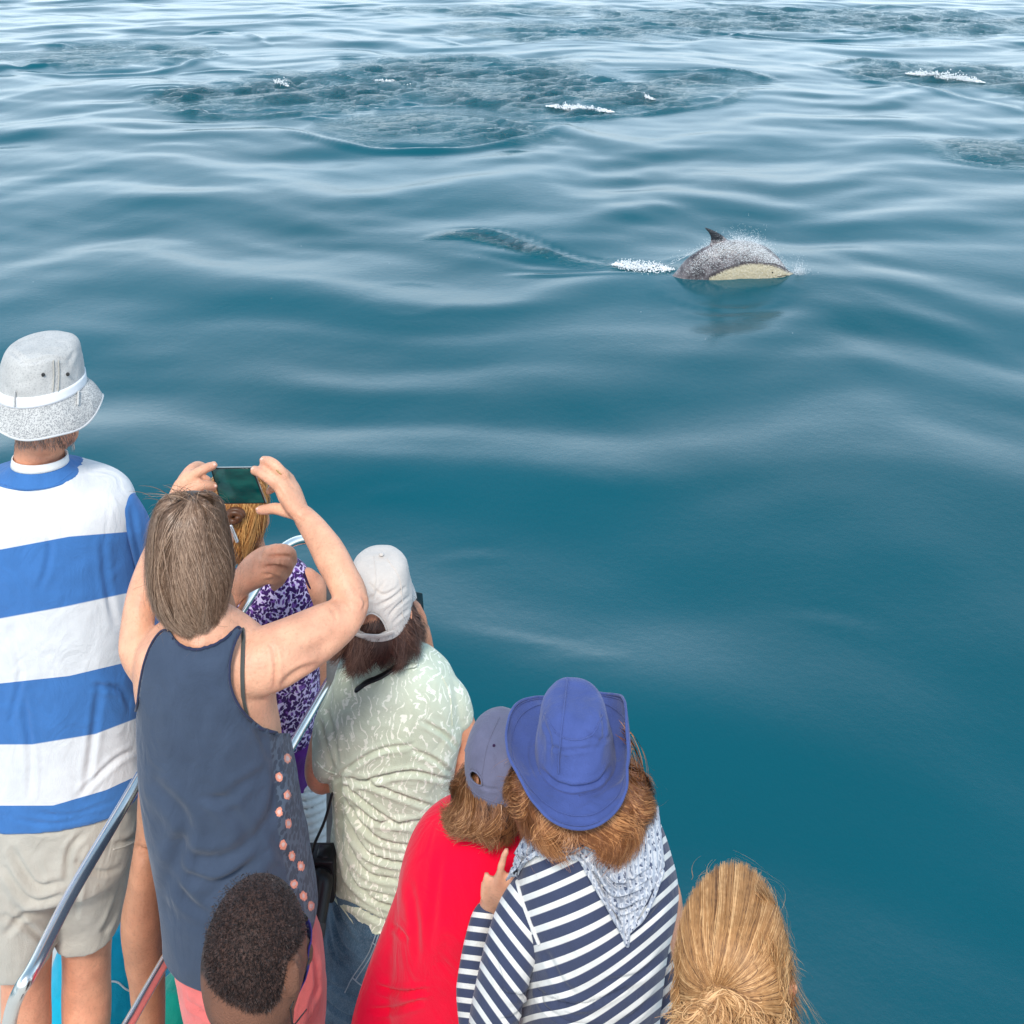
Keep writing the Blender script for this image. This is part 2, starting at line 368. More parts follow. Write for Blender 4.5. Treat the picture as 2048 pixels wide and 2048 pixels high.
wme.polygons.add(len(fc)); wme.polygons.foreach_set('loop_start', np.arange(0, fc.size, 4, dtype=np.int32))
wme.update(calc_edges=True)
attr(wme, 'ripple', ripple.reshape(-1)); attr(wme, 'foam', foam.reshape(-1))
def water_nodes(nt, tc, b):
    rp = ATT(nt, 'ripple'); fo = ATT(nt, 'foam'); O = tc.outputs['Object']
    n1 = N(nt, 'TexNoise', i_Scale=11.0, i_Detail=6.0, i_Vector=N(nt, 'Mapping', i_Scale=(.62, 1.25, 1), i_0=O).outputs[0], i_Roughness=.66, i_Distortion=.8).outputs[0]
    n2 = N(nt, 'TexNoise', i_Scale=1.6, i_Detail=3.0, i_Vector=O).outputs[0]
    nf = N(nt, 'TexNoise', i_Scale=14.0, i_Detail=6.0, i_Vector=O, i_Roughness=.7).outputs[0]
    h = M_(nt, 'MULTIPLY', M_(nt, 'MULTIPLY', n1, rp), .150)
    h = M_(nt, 'ADD', h, M_(nt, 'MULTIPLY', n2, .004))
    h = M_(nt, 'ADD', h, M_(nt, 'MULTIPLY', nf, .0022))
    bm_ = N(nt, 'Bump', i_Strength=1.0, i_Distance=1.0, i_Height=h)
    nt.links.new(bm_.outputs[0], b.inputs['Normal'])
    big = N(nt, 'TexNoise', i_Scale=.22, i_Detail=2.0, i_Vector=O).outputs[0]
    c = MIX(nt, STEP(nt, big, .5, .25), WATER_A, WATER_B)
    fl = N(nt, 'TexNoise', i_Scale=11.0, i_Detail=7.0, i_Vector=O, i_Roughness=.75).outputs[0]
    fm = STEP(nt, M_(nt, 'ADD', M_(nt, 'MULTIPLY', fo, 1.0), M_(nt, 'MULTIPLY', fl, 1.4)), 1.42, .09)
    fleck = N(nt, 'TexVoronoi', i_Scale=2.1, i_Vector=O).outputs[0]
    sp = M_(nt, 'MULTIPLY', M_(nt, 'LESS_THAN', fleck, .012), 1.0)
    fm = M_(nt, 'MAXIMUM', fm, M_(nt, 'MULTIPLY', sp, .55))
    c = MIX(nt, fm, c, (.80, .82, .82))
    nt.links.new(M_(nt, 'ADD', M_(nt, 'MULTIPLY', fm, .6), .045), b.inputs['Roughness'])
    return c
WATER_A, WATER_B = (.0003, .071, .093), (.0006, .086, .115)
m_water = mat('sea_water', (0, 0, 0), .05, 0, build=water_nodes, spec=.5)
m_water.node_tree.nodes['Principled BSDF'].inputs['IOR'].default_value = 1.375
tag(obj('sea_water', wme, m_water), kind='structure')
# ------------------------------------------------------------------ figures: tools
def person(label, x, Y, group='passengers watching from the bow'):
    return thing('person', label, 'person', ((x - 1024) * Y / F, Y, DECK), group)
DECK = 1.6
def head(g, c, w=.15, h=.235, d=.19, yaw=0, pitch=0, ears=True):
    """skull, jaw, nose, lips and ears; yaw 0 looks out to sea, + turns left"""
    R = Matrix.Rotation(yaw, 3, 'Z') @ Matrix.Rotation(pitch, 3, 'X'); c = Vector(c)
    def e(p, r, rot=None):
        g.ell(tuple(c + R @ Vector((p[0] * w, p[1] * d, p[2] * h))), (r[0] * w, r[1] * d, r[2] * h), (R @ rot if rot else R).to_quaternion(), 24, 16)
    e((0, -.06, .10), (.50, .47, .38)); e((0, .08, -.08), (.43, .40, .38)); e((0, .22, -.36), (.27, .20, .13)); e((0, .10, -.27), (.37, .28, .18))
    e((0, .50, -.05), (.075, .09, .10)); e((0, .57, -.10), (.085, .07, .045)); e((0, .44, .07), (.33, .06, .035)); e((0, .46, -.22), (.15, .06, .022)); e((0, .45, -.26), (.13, .06, .02))
    for s in (-1, 1):
        if ears:
            rot = Matrix.Rotation(s * .45, 3, 'Z'); e((s * .51, -.03, -.06), (.04, .12, .135), rot); e((s * .55, -.09, -.02), (.045, .05, .11), rot)
        e((s * .30, .36, -.10), (.13, .10, .10))
    return R
def eyes(parent, c, R, w, h, d):
    for s in (-1, 1):
        g = Geo(); p = Vector(c) + R @ Vector((s * .21 * w, .41 * d, .03 * h)); g.ell(tuple(p), (.008, .009, .007)); obj('eye', g, m_eye, parent)
def cutpoly(me, poly, keep_inside=True):
    """trim a garment along an outline"""
    co = coords(me); x, y = px(co); ins = inpoly(x, y, poly); ok = ins if keep_inside else ~ins
    bm = bmesh.new(); bm.from_mesh(me); bm.verts.ensure_lookup_table()
    bmesh.ops.delete(bm, geom=[v for v in bm.verts if not ok[v.index]], context='VERTS'); bm.to_mesh(me); bm.free(); me.update()
    # slide the ragged rim onto the outline
    co = coords(me); x, y = px(co); bm = bmesh.new(); bm.from_mesh(me); bd = [v.index for v in bm.verts if v.is_boundary]; bm.free()
    if bd:
        bd = np.array(bd); pl = list(poly) + [poly[0]]; X, Yy = x[bd], y[bd]; best = np.full(len(bd), 1e9); qx, qy = X.copy(), Yy.copy()
        for (ax, ay), (bx, by) in zip(pl[:-1], pl[1:]):
            vx, vy = bx - ax, by - ay; L = vx * vx + vy * vy + 1e-9; t = np.clip(((X - ax) * vx + (Yy - ay) * vy) / L, 0, 1)
            dd = np.hypot(X - ax - t * vx, Yy - ay - t * vy); k = dd < best; best = np.where(k, dd, best); qx = np.where(k, ax + t * vx, qx); qy = np.where(k, ay + t * vy, qy)
        k = best < 7; i = bd[k]; Y = co[i, 1]
        co[i, 0] = (qx[k] - 1024) * Y / F; co[i, 2] = HC - (qy[k] + HZ) * Y / F; setco(me, co)
    return me
def inpoly(x, y, poly):
    c = np.zeros(x.shape, bool); n = len(poly); j = n - 1
    for i in range(n):
        xi, yi = poly[i]; xj, yj = poly[j]
        k = ((yi > y) != (yj > y)) & (x < (xj - xi) * (y - yi) / (yj - yi + 1e-12) + xi); c ^= k; j = i
    return c
class Surf:
    """lets details be laid on a surface"""
    def __init__(s, *mes):
        bm = bmesh.new()
        for me in mes: bm.from_mesh(me)
        s.t = BVHTree.FromBMesh(bm); bm.free(); s.last = None
    def hit(s, x, y, off=0.0):
        o = Vector((0, 0, HC)); d = (P(x, y, 1.0) - o).normalized(); r = s.t.ray_cast(o, d)
        if r[0] is None:
            n = s.t.find_nearest(s.last or P(x, y, 2.0)); return P(x, y, (n[0].y if n[0] else 2.0) - off * .5)
        s.last = r[0]; n = r[1] if r[1].dot(d) < 0 else -r[1]
        return r[0] + n * off
    def line(s, pts, r, off=0.0, n=5, seg=8):
        g = Geo(); q = [(*s.hit(x, y, off), r) for x, y in smoothline(pts, n)]; g.wtube(q, seg, 1); return g
    def patch(s, corners, nu, nv, off=.006, wob=0, seed=0):
        """corners: tl, tr, br, bl on the photograph; draped sheet"""
        tl, tr, br, bl = [np.array(c, float) for c in corners]; g = np.zeros((nv, nu, 3))
        for i in range(nv):
            v = i / (nv - 1)
            for j in range(nu):
                u = j / (nu - 1); q = (tl * (1 - u) + tr * u) * (1 - v) + (bl * (1 - u) + br * u) * v
                g[i, j] = s.hit(q[0], q[1], off)
        return g

def hairmesh(paths, width, nrm, tipw=.25, rnd=None):
    """paths: n x m x 3 -> thin tapering ribbons with a per-lock random number and a root-to-tip number"""
    n, m = paths.shape[:2]; T = np.gradient(paths, axis=1); Wd = np.cross(T, nrm); Wd /= np.linalg.norm(Wd, axis=2)[:, :, None] + 1e-12
    t = np.linspace(0, 1, m); wv = (tipw + (1 - tipw) * (1 - t ** 2.2)) * np.minimum(1, .4 + t * 8)
    w = width[:, None, None] * wv[None, :, None] * .5
    v = np.stack([paths - Wd * w, paths + Wd * w], 2).reshape(-1, 3)
    base = (np.arange(n) * m * 2)[:, None] + (np.arange(m - 1) * 2)[None, :]; b = base.reshape(-1)
    f = np.stack([b, b + 1, b + 3, b + 2], 1)
    me = bpy.data.meshes.new('hair'); me.vertices.add(len(v)); me.vertices.foreach_set('co', v.astype(np.float32).reshape(-1))
    me.loops.add(f.size); me.loops.foreach_set('vertex_index', f.reshape(-1).astype(np.int32)); me.polygons.add(len(f))
    me.polygons.foreach_set('loop_start', np.arange(0, f.size, 4, dtype=np.int32)); me.update(calc_edges=True)
    rnd = np.random.rand(n) if rnd is None else rnd
    attr(me, 'rnd', np.repeat(rnd, m * 2)); attr(me, 'tip', np.tile(np.repeat(t, 2), n)); return me
def hairloft(parent, rows, material, n=3500, width=.0018, v0=(0, .55), vl=(.45, 1.05), lift=.010, clumps=90, clump=.6, wave=.012, front=.45, uface=.30,
             rag=.10, m=16, seed=1, fly=40, p=2.0, twist=0.0, tipflick=0.0, base_cut=1.0, inset=.006, lenf=None, crag=.05, curl=0.0):
    rs = np.random.RandomState(seed); G = rowgrid(rows, 96, 10, p); nr, sg = G.shape[:2]
    cen = G.mean(1); G = G.copy(); back = G[:, :, 1] > cen[:, None, 1]
    G[:, :, 1] = np.where(back, cen[:, None, 1] + (G[:, :, 1] - cen[:, None, 1]) * front, G[:, :, 1])
    def samp(u, v):
        a = np.clip(v, 0, 1) * (nr - 1.001); i = a.astype(int); f = (a - i)[..., None]; b = (u % 1) * sg; j = b.astype(int) % sg; g = (b - b.astype(int))[..., None]; k = (j + 1) % sg
        q = (G[i, j] * (1 - g) + G[i, k] * g) * (1 - f) + (G[i + 1, j] * (1 - g) + G[i + 1, k] * g) * f
        over = np.maximum(v - 1, 0)[..., None]; q = q + over * (G[-1, j] - G[-8, j]) * (nr / 8) * .8; return q
    # under-layer
    sh = G + (cen[:, None, :] - G) * (inset / .08); sh = sh[:max(3, int(nr * base_cut))]
    g = Geo(); g.grid(sh, True, True); base = obj('hair', g, material, parent); attr(base.data, 'rnd', np.full(len(base.data.vertices), .12)); attr(base.data, 'tip', np.full(len(base.data.vertices), .35))
    # u: 0 = +X side, .25 = far side (face), .5 = -X side, .75 = towards the eye
    u = rs.uniform(0, 1, n * 2); d = np.abs(((u - .25 + .5) % 1) - .5); u = u[d > uface * .5][:n]; n = len(u)
    vs = rs.uniform(v0[0], v0[1], n) ** 1.0; ve = np.minimum(vs + rs.uniform(vl[0], vl[1], n), 1 + rs.normal(0, rag, n)); cu = rs.uniform(0, 1, clumps); cl = np.argmin(np.abs(((u[:, None] - cu[None, :] + .5) % 1) - .5), 1); ud = ((cu[cl] - u + .5) % 1) - .5
    cr = rs.uniform(0, 1, clumps)[cl]; ve = ve + rs.normal(0, crag, clumps)[cl]
    if lenf is not None: ve = ve + lenf(u)
    ve = np.maximum(ve, vs + .15); t = np.linspace(0, 1, m)[None, :]
    ph = rs.uniform(0, 6.28, clumps)[cl][:, None] + rs.normal(0, .5, n)[:, None]
    U = u[:, None] + ud[:, None] * clump * t ** 1.4 + wave * np.sin(t * 5 + ph) + twist * t + rs.normal(0, .006, n)[:, None] * t * 2
    V = vs[:, None] + (ve - vs)[:, None] * t
    Q = samp(U, V); C = samp(U * 0 + .0, V); C = (samp(U * 0, V) + samp(U * 0 + .5, V)) / 2
    nn = Q - C; nn[..., 2] *= .4; nn[:, :, 2] += .12 * (1 - V) * np.linalg.norm(nn, axis=2); nn /= np.linalg.norm(nn, axis=2)[..., None] + 1e-12
    off = (rs.uniform(-.2, 1, n) * lift)[:, None] + ((cr - .3) * lift * 1.2)[:, None] * t + tipflick * (t ** 4) * (cr[:, None] - .2)
    Q = Q + nn * (off * (1 - .5 * (t < .06)))[..., None]
    if curl:
        tw = np.stack([np.cos(t * 7 + ph), np.sin(t * 7 + ph) * .6, np.sin(t * 7 + ph)], -1) * (curl * t ** 1.5)[..., None]; Q = Q + tw
    if fly:
        k = rs.choice(n, min(fly, n), replace=False); b = rs.normal(0, 1, (len(k), 1, 3)) * .018; Q[k] += b * (t[..., None] ** 1.5) + nn[k] * (.016 * np.sin(t * 3)[..., None])
    wd = rs.uniform(.6, 1.25, n) * width
    if fly: wd[k] *= .4
    me = hairmesh(Q, wd, nn, rnd=np.clip(.42 * rs.rand(n) + .58 * cr, 0, 1))
    o = obj('hair_strands', me, material, base); return base, samp
def hairmat(name, dark, mid, light, rough=.42, spec=.45):
    def b(nt, tc, bs):
        r = ATT(nt, 'rnd'); t = ATT(nt, 'tip')
        nz = N(nt, 'TexNoise', i_Scale=120.0, i_Detail=3.0, i_Vector=tc.outputs['Object']).outputs[0]
        s = M_(nt, 'ADD', M_(nt, 'MULTIPLY', r, .75), M_(nt, 'MULTIPLY', nz, .35))
        c = MIX(nt, STEP(nt, s, .36, .15), dark, mid); c = MIX(nt, STEP(nt, s, .72, .10), c, light)
        return c
    m = mat(name, mid, rough, .1, 60, spec=spec, build=b); return m

# ---- skin, eyes and common cloth
def skinmat(name, c, amt=.10, red=(.55, .2, .14)):
    def b(nt, tc, bs):
        n = N(nt, 'TexNoise', i_Scale=14.0, i_Detail=6.0, i_Vector=tc.outputs['Object'], i_Roughness=.65).outputs[0]
        n2 = N(nt, 'TexNoise', i_Scale=160.0, i_Detail=3.0, i_Vector=tc.outputs['Object']).outputs[0]
        a = MIX(nt, M_(nt, 'MULTIPLY', STEP(nt, n, .55, .18), .35), c, red)
        return MIX(nt, M_(nt, 'MULTIPLY', STEP(nt, n2, .60, .07), .30), a, tuple(k * .62 for k in c))
    return mat(name, c, .46, amt + .04, 22, bump=.0009, bump_scale=220, spec=.35, sub=.12, build=b)
m_skin_fair = skinmat('fair_skin', (.80, .42, .265)); m_skin_pink = skinmat('sunburnt_skin', (.74, .35, .215), red=(.5, .15, .09))
m_skin_tan = skinmat('tanned_skin', (.52, .24, .135), red=(.42, .16, .09)); m_skin_dark = skinmat('dark_skin', (.17, .075, .045), red=(.12, .045, .03))
m_nail = mat('fingernail', (.86, .55, .45), .25, .03, spec=.5)
m_eye = mat('eye_white', (.7, .68, .65), .2, 0)
def cloth(name, c, amt=.08, rough=.9, bump=.0008, scale=420, sheen=.15, crumple=.0065, **k): return mat(name, c, rough, amt, 25, crumple=crumple, bump=bump, bump_scale=scale, spec=.15, sheen=sheen, **k)
def inset(rows, k=.014):
    return [(y + 16, xl + k * F / Y, xr - k * F / Y, Y, max(.01, d - k)) for y, xl, xr, Y, d in rows]
# ------------------------------------------------------------------ boat deck and rails
m_steel = mat('polished_steel', (.96, .91, .84), .24, .06, 30, metal=1.0)
m_deck = mat('pale_deck_paint', (.50, .51, .49), .7, .1, 12, bump=.001, bump_scale=500)
m_hull = mat('white_hull_paint', (.72, .73, .72), .35, .05, 4)
def prism(pl, z0, z1):
    g = Geo(); n = len(pl); v = [(x, y, z) for z in (z0, z1) for x, y in pl]
    f = [tuple(range(n - 1, -1, -1)), tuple(range(n, 2 * n))] + [(i, (i + 1) % n, n + (i + 1) % n, n + i) for i in range(n)]
    g.add(v, f); return g
edge = [(-4.2, -5), (-4.2, 1.5), (-3.2, 2.7), (-1.9, 3.25), (-.72, 3.38), (-.45, 3.22), (-.12, 2.78), (.5, 2.62), (1.15, 2.2), (1.6, 1.2), (1.7, -5)]
boat = thing('boat', 'white boat bow whose pale grey deck shows between the bare legs', 'boat', (-1, 1, 0))
ins = [(x * .985 - .01, y * .985) for x, y in edge]
obj('hull', prism([(x * .96 - .02, y * .96) for x, y in edge], -.4, 1.53), m_hull, boat); obj('deck', prism(ins, 1.5, DECK), m_deck, boat)
obj('rubbing_strake', prism(edge, 1.47, 1.56), m_hull, boat)
for o in boat.children: 
    for p in o.data.polygons: p.use_smooth = False
up = thing('handrail', 'polished steel handrail running up from the lower left, gripped by a fist', 'handrail', P(18, 2100, 1.8))
g = Geo(); pts = []
for x, y in ((66, 1938), (140, 1793), (230, 1640), (295, 1527), (375, 1380), (461, 1254), (505, 1187), (550, 1115), (572, 1092)): pts.append((x, y))
b0 = P(14, 2120, 1.86); q = [(b0.x, b0.y, 1.6, .0125), (b0.x, b0.y, 2.3, .0125), (*b0, .0125), (*P(16, 2064, 1.852), .0125), (*P(26, 2014, 1.838), .0125), (*P(42, 1976, 1.835), .0125)]
q += [(*P(x, y, 1.9 * F / (y + HZ)), .0125) for x, y in pts]
q += [(*P(600, 1080, 3.1), .0125), (*P(630, 1082, 3.14), .0125), (*P(646, 1105, 3.16), .0125), (*P(651, 1150, 3.17), .0125), (*P(653, 1230, 3.17), .0125), (*P(654, 1600, 3.17), .0125), (*P(655, 1840, 3.17), .0125)]
q[0] = (q[0][0], q[0][1], DECK, .0125)
g.wtube(q, 20, 8); obj('rail_tube', g, m_steel, up)
for z, pp in ((DECK + .01, (q[0][0], q[0][1])),):
    g = Geo(); g.wtube([(pp[0], pp[1], DECK, .035), (pp[0], pp[1], DECK + .012, .035)], 20, 2); obj('rail_foot', g, m_steel, up)
lo = thing('handrail', 'lower steel handrail passing between pink trousers and floral blouse', 'handrail', P(255, 2048, 2.0))
g = Geo(); q = [(*P(x, y, 2.2 * F / (y + HZ)), .0115) for x, y in ((180, 2190), (262, 2040), (345, 1896), (400, 1800), (500, 1626), (573, 1510), (664, 1352))]
q = [(q[0][0] - .01, q[0][1] - .02, DECK, .0115), (q[0][0] - .01, q[0][1] - .01, 2.3, .0115)] + q
g.wtube(q, 20, 8); obj('rail_tube', g, m_steel, lo)
m_greypost = cloth('grey_webbing', (.16, .165, .17), .1); m_whitepost = mat('white_painted_post', (.62, .65, .72), .4, .05)
pt = P(668, 1360, 2.93); g = Geo(); g.box((pt.x, pt.y, 2.2), (.019, .012, .60)); o = obj('rail_post', g, m_greypost, lo)
g = Geo(); pt2 = P(690, 1360, 2.95); g.box((pt2.x, pt2.y, 2.2), (.013, .012, .61)); obj('rail_post', g, m_whitepost, lo)
for c in lo.children[-2:]:
    b = c.modifiers.new('b', 'BEVEL'); b.width = .003
# things lying on the deck
def heap(name, label, cat, polyrows, Y, mt, seed, seam=None):
    t = thing(name, label, cat, P(polyrows[0][1], 1960, Y)); g = Geo(); g.rows(polyrows, 40, 5, 2.6); me = fuse(g, .006, 4)
    folds(me, (), 7, (14, 14, 10), seed, 1.5, 40); o = obj(name + '_cloth', me, mt, t)
    if seam:
        s = Surf(me); obj('piping', s.line(seam, .002, .001), m_whitecloth, o)
    return t
m_whitecloth = cloth('white_cotton', (.78, .78, .77), .04)
m_turq = cloth('turquoise_nylon', (.0, .34, .50), .1, .55); m_green = cloth('sea_green_nylon', (.0, .20, .15), .12, .6); m_navy = cloth('navy_nylon', (.018, .03, .07), .15, .7)
heap('towel_bag', 'bright turquoise bag standing on deck behind the striped man\'s legs', 'bag', [(1850, 190, 262, 2.95, .03), (1880, 130, 300, 2.95, .08), (1960, 100, 330, 2.95, .12), (2005, 100, 345, 2.95, .13), (2035, 115, 340, 2.95, .1)], 2.95, m_turq, 3, [(215, 1962), (235, 1964), (252, 1978), (268, 1984), (285, 1985)])
heap('folded_jacket', 'sea green jacket heaped on deck beside pink trouser leg', 'jacket', [(1970, 340, 362, 2.78, .03), (1990, 318, 385, 2.78, .07), (2030, 300, 400, 2.78, .1), (2080, 300, 405, 2.78, .1), (2125, 310, 400, 2.78, .08)], 2.78, m_green, 5)
heap('backpack', 'dark navy backpack on deck seen between the striped man\'s calves', 'backpack', [(1900, 70, 125, 3.1, .05), (1930, 20, 130, 3.1, .1), (1970, -20, 132, 3.1, .12), (1886 + 25, -20, 132, 3.1, .12)][:3] + [(1887 + 5 + 90, -20, 130, 3.1, .1)], 3.1, m_navy, 8)
# ------------------------------------------------------------------ man in the bucket hat and striped shirt
def stripes(me, lines, name='s'):
    """smooth band number; each line gives y over x on the photograph"""
    x, y = px(coords(me)); B = [np.interp(x, [p[0] for p in l], [p[1] for p in l]) for l in lines]; B = np.array(B); n = len(B); s = np.zeros(len(x))
    s = (y - B[0]) / (B[1] - B[0])
    for k in range(1, n):
        d = (B[k] - B[k - 1]); s = np.where(y >= B[k - 1], (k - 1) + (y - B[k - 1]) / d, s)
    attr(me, name, s)
m_man_white = (.70, .70, .71); m_man_blue = (.052, .17, .43)
def manshirt(nt, tc, b):
    s = ATT(nt, 's'); k = ATT(nt, 'k'); w = None
    v = M_(nt, 'FRACT', M_(nt, 'MULTIPLY', M_(nt, 'ADD', s, 8.0), .5))     # 0-.5 blue, .5-1 white  (band 0-1 blue)
    c = MIX(nt, STEP(nt, v, .5, .006), m_man_blue, m_man_white)
    # top white yoke stays white above the first line
    c = MIX(nt, STEP(nt, s, 0.0, .01), m_man_white, c)
    return MIX(nt, STEP(nt, k, 0.0, 1.2), c, m_man_blue)
m_mshirt = cloth('striped_jersey', m_man_white, .06, build=manshirt, bump=.0006)
m_mshorts = cloth('stone_cotton', (.47, .435, .375), .08, bump=.0009)
YM = 2.55
man = person('tall man in bucket hat and broad blue and white striped shirt, left edge', 80, YM)
bands = [[(0, 1099), (138, 1073), (262, 1063)], [(0, 1237), (127, 1214), (250, 1187)], [(0, 1367), (138, 1352), (290, 1316)], [(0, 1489), (64, 1489), (191, 1468), (290, 1430)], [(0, 1611), (106, 1611), (212, 1580), (290, 1544)], [(0, 1760), (106, 1760), (290, 1700)]]
g = Geo(); g.rows([(925, 30, 130, YM - .02, .042), (934, 18, 145, YM - .01, .055), (946, -5, 175, YM, .08), (960, -52, 224, YM, .095), (982, -78, 254, YM, .108), (1020, -92, 266, YM, .122), (1100, -92, 264, YM, .128), (1250, -95, 268, YM, .128), (1400, -98, 276, YM, .128), (1500, -100, 284, YM, .132), (1565, -100, 288, YM, .138), (1572, -99, 287, YM, .136)], 72, 5, 2.3)
me = fuse(g, .0056, 5)
folds(me, [(5, 9, [(60, 1600), (60, 1500), (45, 1380)]), (5, 10, [(170, 1590), (185, 1480), (200, 1360)]), (6, 9, [(262, 1420), (240, 1380), (180, 1370)]), (5, 8, [(268, 1500), (230, 1520), (150, 1600)]), (5, 10, [(205, 1075), (212, 1160), (232, 1260)]), (4, 9, [(90, 1010), (100, 1100), (80, 1180)]), (5, 9, [(20, 1250), (40, 1350), (20, 1450)]),
           (3, 6, [(30, 1640), (110, 1650), (200, 1625)]), (3, 6, [(60, 1625), (140, 1632), (230, 1600)])], 4.5, (7, 7, 3), 2, .8, 22)
stripes(me, bands); x, y = px(coords(me))
cl = np.interp(x, [-20, 0, 60, 110, 145, 160], [960, 972, 980, 968, 944, 930]); attr(me, 'k', np.clip(cl - y, -8, 8) * (x > -30) * (x < 165) - 8 * ((x <= -30) | (x >= 165)))
shirt = obj('shirt', me, m_mshirt, man)
s_ = Surf(me); obj('collar_seam', s_.line([(-10, 968), (20, 976), (60, 980), (108, 969), (145, 944)], .0022, .001), cloth('blue_rib', m_man_blue), shirt)
# collar band
g = Geo(); gr = rowgrid([(926, 28, 132, YM - .022, .045), (936, 20, 142, YM - .018, .054), (948, 5, 160, YM - .012, .070)], 48, 4); g.grid(gr, True, False)
o = obj('collar', g, bpy.data.materials['blue_rib'], man); solid(o, .005)
g = Geo(); gr = rowgrid([(911, 27, 133, YM - .022, .044), (926, 25, 135, YM - .022, .0475)], 48, 3); g.grid(gr, True, False); o = obj('undershirt', g, m_whitecloth, man); solid(o, .003)
# sleeve
g = Geo(); g.tube([(236, 1016, YM, 38), (264, 1060, 2.57, 36), (285, 1130, 2.62, 38), (305, 1195, 2.67, 42), (318, 1235, 2.70, 42)], 32, 8)
me = fuse(g, .0045, 4); folds(me, [(5, 8, [(262, 1010), (275, 1090), (300, 1180)]), (5, 8, [(250, 1060), (262, 1140), (268, 1190)])], 3, (9, 9, 5), 4)
x, y = px(coords(me)); z = y - .45 * (x - 260); attr(me, 's', np.clip((z - 1152) / 30, -1, 2.9) + .0); attr(me, 'k', np.full(len(x), -9.))
def slv(nt, tc, b):
    s = ATT(nt, 's'); c = MIX(nt, STEP(nt, s, 0.0, .03), m_man_blue, m_man_white); return MIX(nt, STEP(nt, s, 1.25, .03), c, m_man_blue)
obj('sleeve', me, cloth('jersey_sleeve', m_man_blue, .06, build=slv), man)
g = Geo(); g.tube([(-60, 1010, YM, 36), (-92, 1060, 2.53, 34), (-120, 1130, 2.5, 38), (-140, 1230, 2.45, 42)], 24, 6); me = fuse(g, .006, 4)
x, y = px(coords(me)); attr(me, 's', (y - 1190) / 30); obj('sleeve', me, bpy.data.materials['jersey_sleeve'], man)
# shorts
g = Geo(); g.rows([(1540, -92, 276, YM, .125), (1600, -92, 280, YM, .135), (1660, -90, 278, YM, .145), (1705, -85, 272, YM, .14), (1728, -70, 258, YM, .11)], 64, 5, 2.4)
g.rows([(1640, 112, 278, 2.57, .12), (1700, 112, 272, 2.58, .115), (1760, 118, 260, 2.59, .105), (1800, 120, 252, 2.6, .098), (1842, 119, 244, 2.6, .095)], 48, 5, 2.3)
g.rows([(1640, -88, 105, 2.53, .12), (1700, -80, 122, 2.52, .12), (1780, -55, 124, 2.51, .11), (1840, -25, 118, 2.5, .10), (1892, -2, 112, 2.5, .095)], 48, 5, 2.3)
me = fuse(g, .0056, 5)
folds(me, [(9, 11, [(20, 1690), (70, 1770), (130, 1765)]), (8, 10, [(5, 1730), (60, 1800), (125, 1790)]), (6, 9, [(170, 1665), (140, 1700), (132, 1770)]), (6, 8, [(230, 1690), (262, 1680), (282, 1665)]), (7, 8, [(250, 1760), (225, 1830), (205, 1870)]), (6, 8, [(190, 1690), (160, 1760), (150, 1840)]),
           (6, 10, [(10, 1870), (50, 1830), (100, 1820)]), (6, 10, [(0, 1830), (50, 1850), (110, 1900)]), (5, 8, [(150, 1720), (200, 1745), (245, 1735)]), (4, 7, [(20, 1640), (90, 1665), (150, 1650)])], 4, (8, 8, 5), 6, 1.2, 26)
sh = obj('shorts', me, m_mshorts, man); s_ = Surf(me)
for l in ([(228, 1698), (252, 1692), (272, 1682), (280, 1670)],):
    obj('seam', s_.line(l, .0018, .001), m_mshorts, sh)
# body
g = Geo(); R = head(g, P(98, 812, 2.56), .150, .235, .19, -.45, -.05); hc = P(98, 812, 2.56)
g.tube([(80, 985, YM, 54), (79, 930, YM, 49), (82, 880, YM, 48), (88, 830, YM, 50)], 28, 6)
g.rows([(965, 10, 150, YM, .05), (1030, -60, 232, YM, .09), (1300, -85, 255, YM, .11), (1640, -85, 270, YM, .125), (1720, -70, 258, YM, .10)], 40, 4)
g.tube([(236, 1050, YM, 22), (275, 1110, 2.62, 28), (315, 1215, 2.7, 27), (345, 1262, 2.76, 26), (400, 1240, 2.8, 25), (446, 1206, 2.81, 25), (480, 1168, 2.82, 25)], 20, 6)
g.tube([(-70, 1030, YM, 28), (-115, 1120, 2.5, 28), (-150, 1250, 2.42, 26), (-120, 1380, 2.5, 24), (-80, 1470, 2.62, 20)], 20, 6); g.ell(P(-72, 1490, 2.64), (.035, .03, .045))
g.tube([(480, 1168, 2.82, 27), (505, 1145, 2.82, 36), (530, 1130, 2.82, 38), (545, 1128, 2.82, 32)], 20, 6, .85)
for k in ([(535, 1106, 2.80, 12), (560, 1100, 2.79, 11.5), (580, 1106, 2.81, 11), (585, 1122, 2.84, 10)], [(530, 1124, 2.79, 12), (557, 1120, 2.78, 12), (577, 1128, 2.81, 11), (574, 1144, 2.84, 10)],
          [(525, 1142, 2.79, 12), (548, 1142, 2.78, 12), (564, 1150, 2.81, 11), (560, 1164, 2.84, 9.5)], [(515, 1156, 2.80, 11), (538, 1156, 2.79, 11), (552, 1162, 2.81, 10), (550, 1172, 2.84, 9)], [(500, 1135, 2.84, 12), (525, 1108, 2.87, 11), (552, 1098, 2.88, 10)]): g.tube(k, 12, 5)
